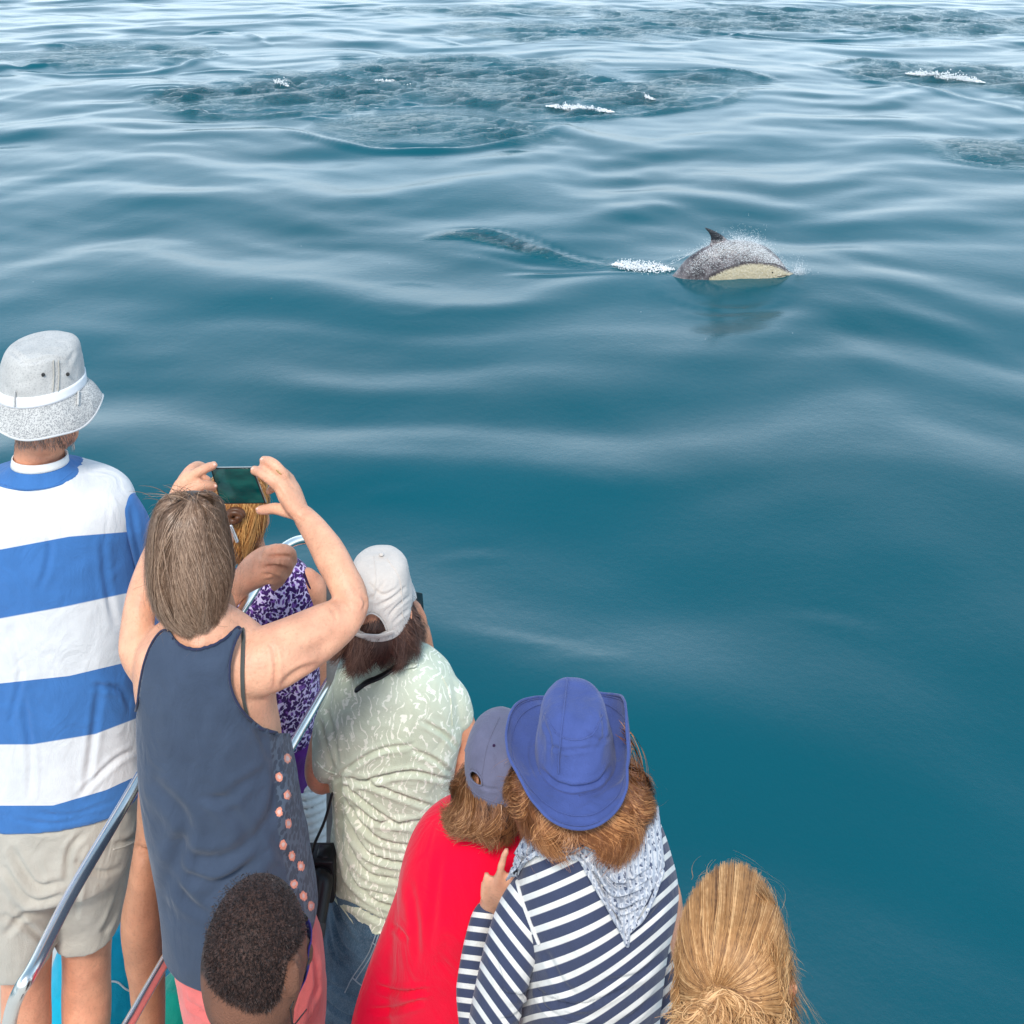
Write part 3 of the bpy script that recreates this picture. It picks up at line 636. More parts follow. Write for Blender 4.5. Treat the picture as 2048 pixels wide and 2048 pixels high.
for x0, Y, y1 in ((173, 2.6, 1868), (52, 2.5, 1905)):
    yd = (HC - DECK) * F / Y - HZ; hw = 46
    g.rows([(y1 - 220, x0 - 60, x0 + 62, Y, .085), (y1 - 60, x0 - 52, x0 + 55, Y, .075), (y1 + 20, x0 - hw, x0 + hw + 2, Y, .062), (y1 + 90, x0 - hw, x0 + hw, Y, .058), (y1 + 170, x0 - hw + 1, x0 + hw, Y - .01, .062), (y1 + 260, x0 - 40, x0 + 38, Y, .052), (yd - 70, x0 - 27, x0 + 27, Y, .036), (yd - 10, x0 - 25, x0 + 25, Y, .045)], 32, 5)
    f = P(x0, yd, Y); g.ell((f.x, f.y + .06, DECK + .035), (.042, .13, .04))
me = fuse(g, .0050, 4, .5); folds(me, [(2.5, 5, [(45, 905), (80, 915), (115, 905)]), (2, 5, [(50, 885), (85, 893), (120, 880)]), (6, 4.5, [(535, 1116), (556, 1112), (582, 1113)]), (6, 4.5, [(530, 1134), (552, 1132), (574, 1137)]), (5, 4.5, [(522, 1150), (540, 1150), (560, 1158)]), (3, 6, [(505, 1110), (515, 1130), (512, 1150)])], .8, (20, 20, 20), 3)
obj('body', me, m_skin_pink, man); eyes(man, hc, R, .15, .235, .19)
# short grey hair at the nape
g = Geo(); gr = rowgrid([(770, 30, 150, 2.555, .088), (800, 25, 150, 2.555, .09), (850, 27, 135, 2.555, .078)], 48, 4); 
def nape(nt, tc, b): return None
rs = np.random.RandomState(3); n = 900; sk = Surf(me); paths = []; nn = []
for i in range(n):
    x0, y0 = rs.uniform(30, 150), rs.uniform(840, 892); a = sk.hit(x0, y0, .0005); b_ = sk.hit(x0 + rs.normal(0, 3), y0 + rs.uniform(6, 14), .002); paths.append([a, a.lerp(b_, .5) + Vector((0, -.001, 0)), b_]); nn.append([(0, -1, .1)] * 3)
m_greyhair = hairmat('grey_cropped_hair', (.10, .07, .06), (.24, .17, .14), (.42, .35, .32)); ho = obj('hair', hairmesh(np.array(paths, float), np.full(n, .0009), np.array(nn, float)), m_greyhair, man)
# hat
def hatc(nt, tc, b):
    k = ATT(nt, 'k'); n1 = N(nt, 'TexVoronoi', i_Scale=560.0, i_Vector=tc.outputs['Object']).outputs['Color']
    n2 = N(nt, 'TexNoise', i_Scale=300.0, i_Detail=2.0, i_Vector=tc.outputs['Object']).outputs[0]
    sep = N(nt, 'SeparateColor', i_0=n1).outputs[0]; c1 = MIX(nt, STEP(nt, sep, .40, .03), (.29, .29, .29), (.54, .53, .51)); c0 = MIX(nt, STEP(nt, n2, .42, .05), (.42, .41, .40), (.52, .51, .49))
    return MIX(nt, STEP(nt, k, .5, .02), c0, c1)
m_hat = cloth('grey_marl_canvas', (.45, .44, .43), .08, build=hatc)
crown = [(681, 78, 92, 2.55, .008), (682, 50, 120, 2.55, .045), (686, 28, 140, 2.55, .072), (697, 15, 152, 2.55, .088), (720, 9, 158, 2.55, .095), (758, 5, 163, 2.55, .100), (775, 3, 165, 2.55, .102)]
brim = [(775, 3, 165, 2.55, .102), (779, -3, 171, 2.55, .108), (794, -13, 186, 2.55, .122), (812, -21, 196, 2.55, .136), (817, -22, 197, 2.55, .138)]
ga = rowgrid(crown, 96, 8); gb = rowgrid(brim, 96, 6)[1:]
th = np.linspace(0, 2 * math.pi, 96, endpoint=False); w = np.linspace(0, 1, len(gb))[:, None]; gb[:, :, 2] += w * (.012 * np.sin(th * 3 + 1.2) + .006 * np.sin(th * 5) - .010 * np.maximum(0, np.cos(th)) ** 3)[None, :]
G_ = np.vstack([ga, gb]); g = Geo(); g.grid(G_, True, False); g.add([ga[0].mean(0)], []); hm = g.mesh('hat')
kk = np.concatenate([np.zeros(len(ga) * 96), np.ones(len(gb) * 96), [0]])
bm = bmesh.new(); bm.from_mesh(hm); bm.verts.ensure_lookup_table(); c = bm.verts[len(kk) - 1]
for j in range(96): bm.faces.new((c, bm.verts[(j + 1) % 96], bm.verts[j]))
bm.to_mesh(hm); bm.free(); folds(hm, [(3, 5, [(40, 726), (70, 724), (100, 716), (135, 722)]), (3, 7, [(20, 700), (45, 720), (60, 740)]), (2.5, 6, [(150, 700), (135, 730)])], 1.6, (22, 22, 22), 5, .5, 70); attr(hm, 'k', kk)
hat = obj('bucket_hat', hm, m_hat, man); solid(hat, .0025, 1)
g = Geo(); gr = rowgrid([(755, 3.5, 164.5, 2.55, .1025), (775, 1.5, 167, 2.55, .105)], 96, 4); g.grid(gr, True, False); bd = obj('hat_band', g, mat('white_ribbon', (.86, .86, .88), .6, .03), hat); solid(bd, .002, 1)
s_ = Surf(hm)
for x_, y_ in ((86, 749), (134, 748)):
    q = s_.hit(x_, y_, .003); g = Geo(); g.ell(q, (.0045, .002, .0045)); obj('eyelet', g, mat('dark_metal', (.03, .03, .03), .4, 0) if 'dark_metal' not in bpy.data.materials else bpy.data.materials['dark_metal'], hat)
for xx_ in (106, 116): obj('stitch_seam', s_.line([(xx_, 722), (xx_ + 1, 750), (xx_ - 1, 782)], .0013, .003), m_mshorts, hat)
obj('brim_edge', (lambda gg: gg)(Geo().wtube([(*p, .0028) for p in np.vstack([G_[-1], G_[-1][:1]])], 8, 1)), mat('white_hat_piping', (.6, .6, .6), .8, .05), hat)
for xx_ in (32, 154): obj('band_loop', s_.line([(xx_, 783), (xx_, 810)], .0026, .005), m_hat, hat)
# ------------------------------------------------------------------ woman in the slate tank top photographing with her phone
YT = 2.15
lady = person('woman in slate blue tank top and coral trousers holding up a phone', 440, YT)
skin_rows = [(1190, 362, 450, YT, .050), (1212, 348, 464, YT, .056), (1232, 322, 492, YT, .068), (1252, 292, 520, YT, .080), (1280, 268, 545, YT, .094), (1330, 266, 556, YT, .105), (1400, 278, 556, YT, .113), (1470, 281, 566, YT, .118), (1546, 288, 584, YT, .122), (1610, 300, 594, YT, .127), (1675, 315, 604, YT, .135), (1740, 327, 617, YT, .145), (1800, 335, 628, YT, .15), (1850, 345, 630, YT, .148)]
g = Geo(); g.rows(inset(skin_rows[:8], .006) + inset(skin_rows[8:], .022), 64, 5, 2.2)
hc = P(384, 1100, 2.20); R = head(g, hc, .146, .235, .185, -.12, .10)
g.tube([(406, 1285, 2.13, 52), (404, 1230, 2.15, 45), (398, 1160, 2.17, 44)], 24, 6)
g.tube([(500, 1330, 2.13, 60), (550, 1312, 2.14, 60), (592, 1292, 2.16, 56), (640, 1266, 2.19, 50), (686, 1236, 2.22, 41), (704, 1203, 2.24, 34), (684, 1155, 2.27, 33), (660, 1110, 2.31, 32), (634, 1068, 2.35, 27), (609, 1036, 2.39, 21)], 28, 6, .95)
g.tube([(320, 1345, 2.15, 45), (278, 1300, 2.17, 37), (276, 1240, 2.21, 33), (290, 1180, 2.25, 33), (312, 1110, 2.32, 28), (340, 1040, 2.38, 20)], 24, 6)
# right hand: back of the hand, two long fingers over the phone, two curled behind it, thumb below
g.tube([(609, 1036, 2.39, 21), (592, 1012, 2.405, 30), (578, 985, 2.42, 34), (566, 962, 2.43, 28)], 24, 6, .62, (1, 0, .6))
for k in ([(568, 952, 2.42, 11.5), (553, 934, 2.42, 10.5), (540, 924, 2.43, 9.5), (527, 921, 2.455, 8.5)], [(560, 972, 2.41, 12), (543, 960, 2.41, 10.5), (525, 948, 2.42, 9.5), (508, 940, 2.45, 8.5)],
          [(580, 960, 2.44, 11), (562, 944, 2.47, 10), (545, 945, 2.49, 9), (530, 955, 2.49, 8)], [(585, 985, 2.44, 10), (568, 975, 2.48, 9), (550, 975, 2.49, 8), (538, 982, 2.49, 7.5)],
          [(596, 1026, 2.40, 14), (574, 1022, 2.41, 12), (550, 1017, 2.42, 10.5), (532, 1019, 2.43, 9.5), (519, 1020, 2.44, 8.5)]): g.tube(k, 14, 6)
# left hand
g.tube([(340, 1040, 2.38, 20), (352, 1010, 2.40, 26), (366, 978, 2.42, 27), (376, 962, 2.43, 22)], 22, 6, .62, (1, 0, .6))
for k in ([(370, 968, 2.42, 11), (388, 950, 2.42, 10.5), (408, 938, 2.42, 9.5), (427, 931, 2.44, 8.5)], [(364, 960, 2.43, 10.5), (380, 940, 2.45, 10), (396, 932, 2.48, 9), (412, 938, 2.49, 8)],
          [(360, 980, 2.43, 10), (380, 962, 2.47, 9.5), (400, 956, 2.49, 8.5), (415, 960, 2.49, 7.5)], [(358, 995, 2.43, 9.5), (380, 985, 2.48, 8.5), (402, 984, 2.49, 7.5)], [(374, 990, 2.41, 12), (394, 974, 2.41, 10.5), (411, 970, 2.42, 9.5), (427, 973, 2.44, 8.5)]): g.tube(k, 14, 6)
me = fuse(g, .0043, 5, .5)
folds(me, [(2.0, 4, [(548, 966), (562, 985), (575, 1005)]), (1.5, 3, [(560, 944), (575, 962), (592, 985)]), (4, 9, [(560, 1372), (592, 1345), (640, 1325)]), (4, 22, [(600, 1310), (650, 1290), (690, 1262)]), (3.5, 5, [(722, 1190), (731, 1205), (726, 1222)]), (3, 4, [(680, 1196), (695, 1205), (705, 1220)]), (2.5, 4, [(588, 1030), (602, 1040), (620, 1042)]), (3, 5, [(655, 1210), (668, 1226), (672, 1245)]), (4, 7, [(545, 1290), (552, 1330), (549, 1380)]), (3, 14, [(360, 1300), (400, 1312), (450, 1298)])], 1.0, (16, 16, 16), 8)
body = obj('body', me, m_skin_fair, lady); eyes(lady, hc, R, .146, .235, .185); sb = Surf(me)
g = Geo(); rp = sb.hit(560, 947, .0); 
rg_ = [sb.hit(553 + 0, 940, .001), sb.hit(557, 944, .0012), sb.hit(562, 948, .001)]; g.wtube([(*q, .0013) for q in rg_], 8, 3); obj('ring', g, mat('gold', (.75, .5, .2), .25, 0, metal=1), body)
for x_, y_ in ((524, 919), (505, 938), (515, 1018), (428, 930), (430, 972)):
    q_ = sb.hit(x_, y_, .0002); obj('fingernail', Geo().ell(q_, (.0042, .0015, .0034)), m_nail, body)
# tank top
tp = [(270, 1450), (274, 1420), (278, 1395), (282, 1365), (289, 1330), (300, 1298), (314, 1274), (328, 1262), (340, 1264), (351, 1281), (369, 1293), (391, 1298), (415, 1294), (440, 1283), (460, 1268), (474, 1256), (482, 1261), (470, 1285), (461, 1318), (459, 1350), (464, 1380), (478, 1411), (500, 1438), (525, 1456), (552, 1466), (720, 1470), (720, 2060), (200, 2060), (200, 1450)]
tr = [(y, a - 2, b + 2, Y, d + .004) for y, a, b, Y, d in skin_rows]; tr[-1] = (1832, 334, 634, YT, .152)
G_ = rowgrid(tr, 240, 14, 2.2); g = Geo(); g.grid(G_, True, False); me = g.mesh('tank')
L = [(8, 20, [(300, 1560), (370, 1640), (350, 1720), (330, 1790)]), (8, 22, [(330, 1670), (400, 1720), (470, 1705), (520, 1640)]), (7, 17, [(345, 1700), (375, 1750), (450, 1760), (520, 1720)]), (9, 21, [(400, 1795), (450, 1770), (500, 1725), (540, 1660)]), (6, 15, [(350, 1750), (370, 1800), (410, 1830)]),
     (6, 11, [(480, 1420), (520, 1470), (540, 1530)]), (4, 14, [(430, 1600), (480, 1570), (530, 1540)]), (4, 18, [(400, 1560), (480, 1640), (500, 1700)]), (5, 13, [(545, 1480), (552, 1560), (548, 1640)]), (4, 12, [(395, 1590), (440, 1600), (480, 1585)]), (5, 17, [(560, 1560), (530, 1650), (470, 1720)]), (5, 15, [(600, 1740), (560, 1700), (540, 1640)])]
folds(me, L, 4.0, (9, 9, 6), 9, 1.0, 26); x, y = px(coords(me))
fl = [(575, 1517), (558, 1554), (558, 1624), (577, 1647), (584, 1712), (602, 1732), (607, 1792), (622, 1812), (588, 1768), (575, 1590), (566, 1690)]
attr(me, 'side', x - np.interp(y, [1380, 1480, 1560, 1660, 1760, 1860], [540, 540, 548, 556, 575, 596])); attr(me, 'flower', np.min([np.hypot((x - a) / .75, y - b) for a, b in fl], axis=0))
cutpoly(me, tp)
def tank(nt, tc, b):
    O = tc.outputs['Object']; base = MIX(nt, N(nt, 'TexNoise', i_Scale=9.0, i_Detail=4.0, i_Vector=O).outputs[0], (.042, .060, .098), (.058, .080, .124))
    sd_ = STEP(nt, ATT(nt, 'side'), 0, 3); v = N(nt, 'TexVoronoi', i_Scale=95.0, i_Vector=O).outputs[0]
    pan = MIX(nt, STEP(nt, v, .55, .06), (.045, .060, .09), (.085, .115, .16)); c = MIX(nt, sd_, base, pan)
    f = ATT(nt, 'flower'); n = N(nt, 'TexNoise', i_Scale=170.0, i_Vector=O).outputs[0]; f = M_(nt, 'ADD', f, M_(nt, 'MULTIPLY', M_(nt, 'SUBTRACT', n, .5), 9.0))
    c = MIX(nt, M_(nt, 'SUBTRACT', 1.0, STEP(nt, f, 9.5, 1)), c, (.85, .33, .22)); return MIX(nt, M_(nt, 'SUBTRACT', 1.0, STEP(nt, f, 5, 1)), c, (.75, .55, .5))
m_tank = cloth('slate_jersey', (.05, .07, .12), .08, build=tank, bump=.0005)
top = obj('tank_top', me, m_tank, lady); solid(top, .0022, 1); st = Surf(me, body.data)
m_pipe = cloth('navy_binding', (.028, .035, .075), .05)
for k in (tp[7:17], tp[16:25], tp[1:9]): obj('binding', st.line(k, .0026, .0024, 4), m_pipe, top)
obj('bra_strap', Geo().wtube([(*st.hit(x_, y_, .0022), .0052) for x_, y_ in smoothline([(484, 1262), (486, 1300), (485, 1350), (487, 1400), (493, 1428)], 5)], 12, 1, .3, (0, -1, 0)), cloth('grey_elastic', (.085, .09, .085), .05), lady)
# trousers
g = Geo(); g.rows([(1780, 348, 618, YT, .13), (1850, 350, 628, YT, .138), (1920, 360, 640, YT, .14), (1975, 368, 645, YT, .13)], 48, 5, 2.2)
g.rows([(1900, 366, 500, 2.13, .11), (1980, 372, 505, 2.12, .10), (2060, 384, 510, 2.12, .095), (2300, 410, 510, 2.12, .07), (2600, 425, 505, 2.12, .055), (2830, 425, 505, 2.12, .055)], 32, 5)
g.rows([(1900, 500, 643, 2.17, .11), (1980, 505, 648, 2.18, .10), (2060, 510, 650, 2.18, .095), (2300, 520, 630, 2.18, .07), (2550, 530, 615, 2.18, .055), (2760, 530, 615, 2.18, .055)], 32, 5)
me = fuse(g, .008, 5); folds(me, [(7, 7, [(368, 1950), (395, 1960), (420, 1952)]), (6, 7, [(372, 2000), (400, 2015), (425, 2040)]), (6, 7, [(625, 1880), (632, 1950), (628, 2030)]), (5, 7, [(640, 1960), (625, 1990), (615, 2040)])], 4, (11, 11, 9), 12, 1, 30)
obj('trousers', me, cloth('coral_cotton', (.80, .185, .17), .09), lady)
g = Geo()
for x0, Y in ((465, 2.13), (572, 2.18)): f = P(x0, 2840, Y); g.ell((f.x, Y + .06, DECK + .04), (.045, .13, .045))
for k_, x0 in enumerate(((465, 2.13), (572, 2.18))): f = P(x0[0], 2840, x0[1]); g = Geo().ell((f.x, x0[1] + .06, DECK + .04), (.045, .13, .045)); obj('shoe', g, m_navy, lady)
# hair
hr = [(986, 376, 390, 2.19, .010), (990, 350, 414, 2.19, .045), (1004, 326, 436, 2.19, .068), (1035, 314, 446, 2.19, .084), (1085, 307, 456, 2.185, .092), (1135, 309, 462, 2.175, .092), (1178, 320, 456, 2.17, .082), (1206, 337, 449, 2.165, .068), (1218, 348, 444, 2.16, .058)]
m_hair_brown = hairmat('greying_brown_hair', (.040, .022, .012), (.17, .094, .055), (.40, .26, .175))
hairloft(lady, hr, m_hair_brown, 7000, .0011, (0, .6), (.4, .9), .009, 48, .7, .03, .40, .34, .10, 12, 21, 110, tipflick=.010, crag=.11)
# windblown wisps at the parting
rs = np.random.RandomState(2); ps = []
for i in range(46):
    a = np.array(P(372 + rs.normal(0, 22), 1000 + rs.normal(0, 8), 2.16)); L_ = rs.uniform(.025, .06); d = np.array((rs.normal(-.35, .5), rs.normal(0, .2), 1.0)); d /= np.linalg.norm(d); t = np.linspace(0, 1, 9)[:, None]
    ps.append(a + d * t * L_ + np.array((rs.normal(-.3, .5), 0, -.35)) * t ** 2 * L_)
ps = np.array(ps); nn = np.zeros_like(ps); nn[:, :, 1] = -1; nn[:, :, 2] = .3
o = obj('loose_hair', hairmesh(ps, np.full(46, .0009), nn), m_hair_brown, lady); o['kind'] = 'stuff'
# phone: held, so a thing of its own
ph = thing('phone', 'smartphone held sideways above grey-brown hair, showing green sea on screen', 'phone', P(478, 970, 2.455))
c4 = [P(421, 934, 2.452), P(506, 933, 2.452), P(534, 1006, 2.44), P(442, 1007, 2.44)]; m_case = mat('silver_phone_body', (.42, .45, .43), .3, .03, metal=.6); m_black = mat('black_plastic', (.012, .012, .014), .35, 0)
def slab(c, th, name, mt, par, r=.006):
    n = (c[1] - c[0]).cross(c[3] - c[0]).normalized()
    if n.y > 0: n = -n
    me = bpy.data.meshes.new(name); v = [p + n * th / 2 for p in c] + [p - n * th / 2 for p in c]
    me.from_pydata([tuple(p) for p in v], [], [(0, 1, 2, 3), (7, 6, 5, 4), (0, 4, 5, 1), (1, 5, 6, 2), (2, 6, 7, 3), (3, 7, 4, 0)]); me.update()
    o = obj(name, me, mt, par); b = o.modifiers.new('b', 'BEVEL'); b.width = r; b.segments = 3; return o, n
po, n_ = slab(c4, .008, 'phone_body', m_case, ph, .003)
def scrn(nt, tc, b):
    O = tc.outputs['Object']; n = N(nt, 'TexNoise', i_Scale=22.0, i_Detail=4.0, i_Vector=N(nt, 'Mapping', i_Scale=(1, 1, 3), i_0=O).outputs[0]).outputs[0]; c = MIX(nt, STEP(nt, n, .5, .25), (.0, .028, .03), (.004, .065, .058))
    b.inputs['Emission Strength'].default_value = .25; nt.links.new(c, b.inputs['Emission Color']); return c
ctr = sum(c4, Vector()) / 4; s4 = [ctr + (p - ctr) * .93 + n_ * .0046 for p in c4]; slab(s4, .0008, 'screen', mat('phone_screen', (0, .05, .05), .12, 0, build=scrn, spec=.5), ph, .0003)
s5 = [ctr + (p - ctr) * .985 + n_ * .0041 for p in c4]; slab(s5, .0006, 'screen_bezel', m_black, ph, .0003)
# ------------------------------------------------------------------ the passenger of whom only a bare leg shows
legp = person('passenger hidden behind the tank top, only one bare tanned leg showing', 300, 2.45)
YL = 2.42; g = Geo(); yd = (HC - DECK) * F / YL - HZ
g.rows([(1500, 286, 420, YL, .09), (1580, 280, 380, YL, .075), (1640, 277, 345, YL, .06), (1686, 270, 326, YL, .05)], 32, 5)
g.rows([(1672, 273, 328, YL - .01, .050), (1700, 268, 330, YL - .015, .058), (1760, 258, 333, YL - .015, .062), (1830, 245, 330, YL - .01, .062), (1900, 252, 328, YL, .056), (1960, 262, 328, YL, .050), (2050, 268, 328, YL, .045), (2250, 275, 325, YL, .036), (yd - 40, 275, 325, YL, .036), (yd - 5, 272, 328, YL, .045)], 32, 5)
f = P(298, yd, YL); g.ell((f.x + .02, YL + .05, DECK + .035), (.045, .13, .04))
g.rows([(1900, 400, 480, YL, .06), (2050, 405, 470, YL, .05), (yd - 20, 410, 460, YL, .04)], 28, 5); f = P(436, yd, YL); g.ell((f.x + .02, YL + .05, DECK + .035), (.045, .13, .04))
g.rows([(1300, 380, 470, YL + .05, .05), (1360, 330, 520, YL, .07), (1450, 320, 530, YL, .08), (1600, 320, 520, YL, .09)], 28, 4); g.ell(P(430, 1240, 2.50), (.05, .06, .075)); g.tube([(430, 1350, YL, 36), (430, 1290, 2.46, 34)], 16, 3)
me = fuse(g, .0065, 5); folds(me, [(9, 5, [(262, 1690), (290, 1697), (315, 1706), (335, 1713)])], .8, (16, 16, 16), 4); obj('body', me, m_skin_tan, legp)
g = Geo(); g.rows([(1345, 325, 525, YL, .085), (1450, 315, 535, YL, .095), (1600, 312, 530, YL, .1)], 32, 5); g.rows([(1560, 318, 530, YL, .105), (1700, 330, 535, YL, .12), (1820, 345, 530, YL, .11), (1930, 380, 500, YL, .09)], 32, 5); obj('clothes', fuse(g, .008, 3), m_navy, legp)
# ------------------------------------------------------------------ man with cropped black hair, nearest the camera
YB = 1.55
bm_ = person('dark-skinned man with cropped black hair and a purple face mask', 512, YB)
c = P(513, 1915, YB); g = Geo(); w_, h_, d_ = .138, .215, .160
R = head(g, c, w_, h_, d_, -.42, -.10, True)
g.ell(tuple(c + Vector((0, -.012, .012))), (.0765, .084, .098)); 
er = Matrix.Rotation(-.35, 3, 'Z'); e0 = P(588, 1950, YB - .058); g.ell(tuple(e0), (.008, .018, .027), er.to_quaternion()); g.ell((e0.x + .004, e0.y - .010, e0.z + .006), (.0075, .006, .024), er.to_quaternion()); g.ell((e0.x + .002, e0.y - .002, e0.z - .020), (.006, .008, .008))
g.tube([(505, 2300, YB - .03, 92), (505, 2180, YB - .02, 78), (510, 2050, YB, 76), (513, 1980, YB, 80)], 28, 6)
yd = (HC - DECK) * F / YB - HZ
tor = [(2200, 430, 590, YB - .02, .07), (2250, 360, 660, YB - .02, .09), (2300, 290, 730, YB - .02, .11), (2400, 270, 750, YB - .02, .125), (2800, 300, 720, YB - .02, .125), (3100, 300, 720, YB - .02, .13)]
g.rows(inset(tor, .01), 32, 4)
for s in (-1, 1): g.tube([(510 + s * 200, 2330, YB, 50), (510 + s * 240, 2600, YB, 44), (510 + s * 225, 2850, YB + .03, 36), (510 + s * 150, 2900, YB + .2, 26)], 18, 5); g.ell(P(510 + s * 130, 2890, YB + .26), (.03, .05, .02))
for s in (-1, 1): g.rows([(3050, 510 + s * 90 - 95, 510 + s * 90 + 95, YB, .09), (3500, 510 + s * 90 - 55, 510 + s * 90 + 55, YB, .055), (yd, 510 + s * 90 - 50, 510 + s * 90 + 50, YB, .05)], 24, 4); f = P(510 + s * 90, yd, YB); g.ell((f.x, YB + .06, DECK + .04), (.045, .13, .045))
me = fuse(g, .0050, 3); x, y = px(coords(me)); nr = normals(me)
hl = np.interp(x, [405, 417, 457, 500, 537, 562, 575, 592, 604, 620], [1950, 1972, 2008, 2024, 2024, 1995, 1930, 1905, 1885, 1860])
co = coords(me); face = co[:, 1] > YB + .055
attr(me, 'h', np.where(face, -30, (hl - y)))
def dk(nt, tc, b):
    O = tc.outputs['Object']; n = N(nt, 'TexNoise', i_Scale=260.0, i_Detail=4.0, i_Vector=O, i_Roughness=.7).outputs[0]; n2 = N(nt, 'TexNoise', i_Scale=9.0, i_Detail=3.0, i_Vector=O).outputs[0]
    hc_ = MIX(nt, STEP(nt, n, .52, .14), (.016, .010, .009), (.085, .043, .033)); sk = MIX(nt, STEP(nt, n2, .5, .2), (.20, .085, .05), (.155, .066, .04))
    return MIX(nt, STEP(nt, ATT(nt, 'h'), 0, 9), sk, hc_)
m_crop = mat('dark_skin_and_stubble', (.1, .05, .03), .6, .08, 30, bump=.0016, bump_scale=420, spec=.3, build=dk)
hb = obj('body', me, m_crop, bm_); eyes(bm_, c, R, w_, h_, d_)
sb = Surf(me); rs = np.random.RandomState(8); ps = []; nn = []; wd = []
for i in range(11000):
    x0, y0 = rs.uniform(408, 618), rs.uniform(1745, 2026)
    if y0 > np.interp(x0, [405, 417, 457, 500, 537, 562, 575, 592, 604, 620], [1950, 1972, 2008, 2024, 2024, 1995, 1930, 1905, 1885, 1860]): continue
    if (x0 - 513) ** 2 / 104 ** 2 + (y0 - 1900) ** 2 / 158 ** 2 > 1: continue
    a = sb.hit(x0, y0, -.0005); n = (a - c).normalized(); L = rs.uniform(.002, .0042); sw = Vector((rs.normal(0, .5), rs.normal(-.3, .4), rs.normal(-.2, .4))); b_ = a + n * L * .7 + sw * L * .6; e_ = a + n * L + sw * L * 1.3; ps.append([a, b_, e_])
    q = n.cross(Vector((rs.normal(), rs.normal(), rs.normal()))).normalized(); nn.append([q] * 3)
m_black_hair = hairmat('cropped_black_hair', (.009, .007, .007), (.030, .018, .016), (.10, .062, .052), .5)
obj('hair', hairmesh(np.array(ps, float), np.full(len(ps), .0008), np.array(nn, float), .5), m_black_hair, bm_)
m_maskc = cloth('purple_mask_cloth', (.055, .035, .20), .1)
# mask over nose and mouth with a loop behind the ear, thin glasses arm
fc = lambda a, b_, d: c + R @ Vector((a * w_, b_ * d_, d * h_))
g = Geo(); gr = np.zeros((9, 13, 3))
for i, zz in enumerate(np.linspace(-.02, -.42, 9)):
    for j, aa in enumerate(np.linspace(-1.25, 1.25, 13)):
        k = 1 - .35 * max(0, (-zz - .2) / .22); gr[i, j] = fc(.43 * math.sin(aa) * k, .12 + .50 * math.cos(aa) ** .8 * k, zz)
g.grid(gr, False, False); mo = obj('face_mask', g, m_maskc, bm_); solid(mo, .002)
for zz in (-.04, -.36):
    g = Geo(); s = 1; q = [fc(s * .47, .26, zz), fc(s * .53, .10, zz * .8), fc(s * .58, -.10, zz * .5 - .03), fc(s * .58, -.16, -.08)]; g.wtube([(*p, .0011) for p in q], 8, 6); obj('ear_loop', g, m_black, mo)
g = None; X_ = Geo().wtube([(*fc(.50, -.12, .02), .0014), (*fc(.48, .1, .04), .0014), (*fc(.46, .46, .05), .0014), (*fc(.2, .60, .03), .0014), (*fc(-.2, .60, .03), .0014), (*fc(-.53, .46, .05), .0014), (*fc(-.56, -.1, .03), .0014)], 8, 6)
g = Geo(); g.rows(tor, 64, 5, 2.2)
for s in (-1, 1): g.tube([(510 + s * 150, 2310, YB, 70), (510 + s * 205, 2350, YB, 62), (510 + s * 235, 2520, YB, 56)], 24, 5)
me = fuse(g, .007, 4); folds(me, (), 5, (8, 8, 6), 3); obj('shirt', me, cloth('black_cotton', (.015, .015, .018), .1), bm_)
g = Geo()
for s in (-1, 1): g.rows([(3000, 510 + s * 95 - 110, 510 + s * 95 + 110, YB, .12), (3400, 510 + s * 95 - 75, 510 + s * 95 + 75, YB, .08), (yd - 40, 510 + s * 95 - 65, 510 + s * 95 + 65, YB, .07)], 32, 4)
obj('trousers', fuse(g, .008, 4), m_navy, bm_)
# ------------------------------------------------------------------ woman in the purple floral top, beyond the rail
YP = 3.12
pur = person('woman in purple floral top with white skirt, standing beyond the handrail', 555, YP)
pr = [(1122, 500, 575, YP, .055), (1135, 478, 605, YP, .072), (1152, 462, 622, YP, .085), (1185, 455, 634, YP, .095), (1260, 460, 640, YP, .1), (1360, 470, 640, YP, .105), (1480, 485, 630, YP, .11), (1545, 492, 628, YP, .115)]
g = Geo(); g.rows(inset(pr, .008), 40, 4); hc = P(480, 1035, YP); R = head(g, hc, .14, .225, .18, -.5, -.1)
g.tube([(520, 1150, YP, 32), (505, 1110, YP, 29), (492, 1060, YP, 28)], 20, 5)
g.tube([(610, 1168, YP, 30), (632, 1185, YP, 24), (640, 1260, 3.14, 22), (650, 1350, 3.16, 20), (640, 1440, 3.25, 17), (600, 1420, 3.36, 14)], 20, 6); g.ell(P(590, 1415, 3.40), (.03, .045, .02))
g.tube([(478, 1175, YP, 26), (462, 1260, 3.14, 21), (450, 1350, 3.16, 19), (480, 1420, 3.28, 15)], 20, 5); g.ell(P(495, 1425, 3.33), (.03, .045, .02))
yd = (HC - DECK) * F / YP - HZ
for x0 in (530, 605): g.rows([(1700, x0 - 40, x0 + 40, YP, .08), (yd - 10, x0 - 18, x0 + 18, YP, .035)], 24, 4); f = P(x0, yd, YP); g.ell((f.x, YP + .05, DECK + .035), (.04, .12, .04))
me = fuse(g, .010, 5); obj('body', me, m_skin_pink, pur); eyes(pur, hc, R, .14, .225, .18)
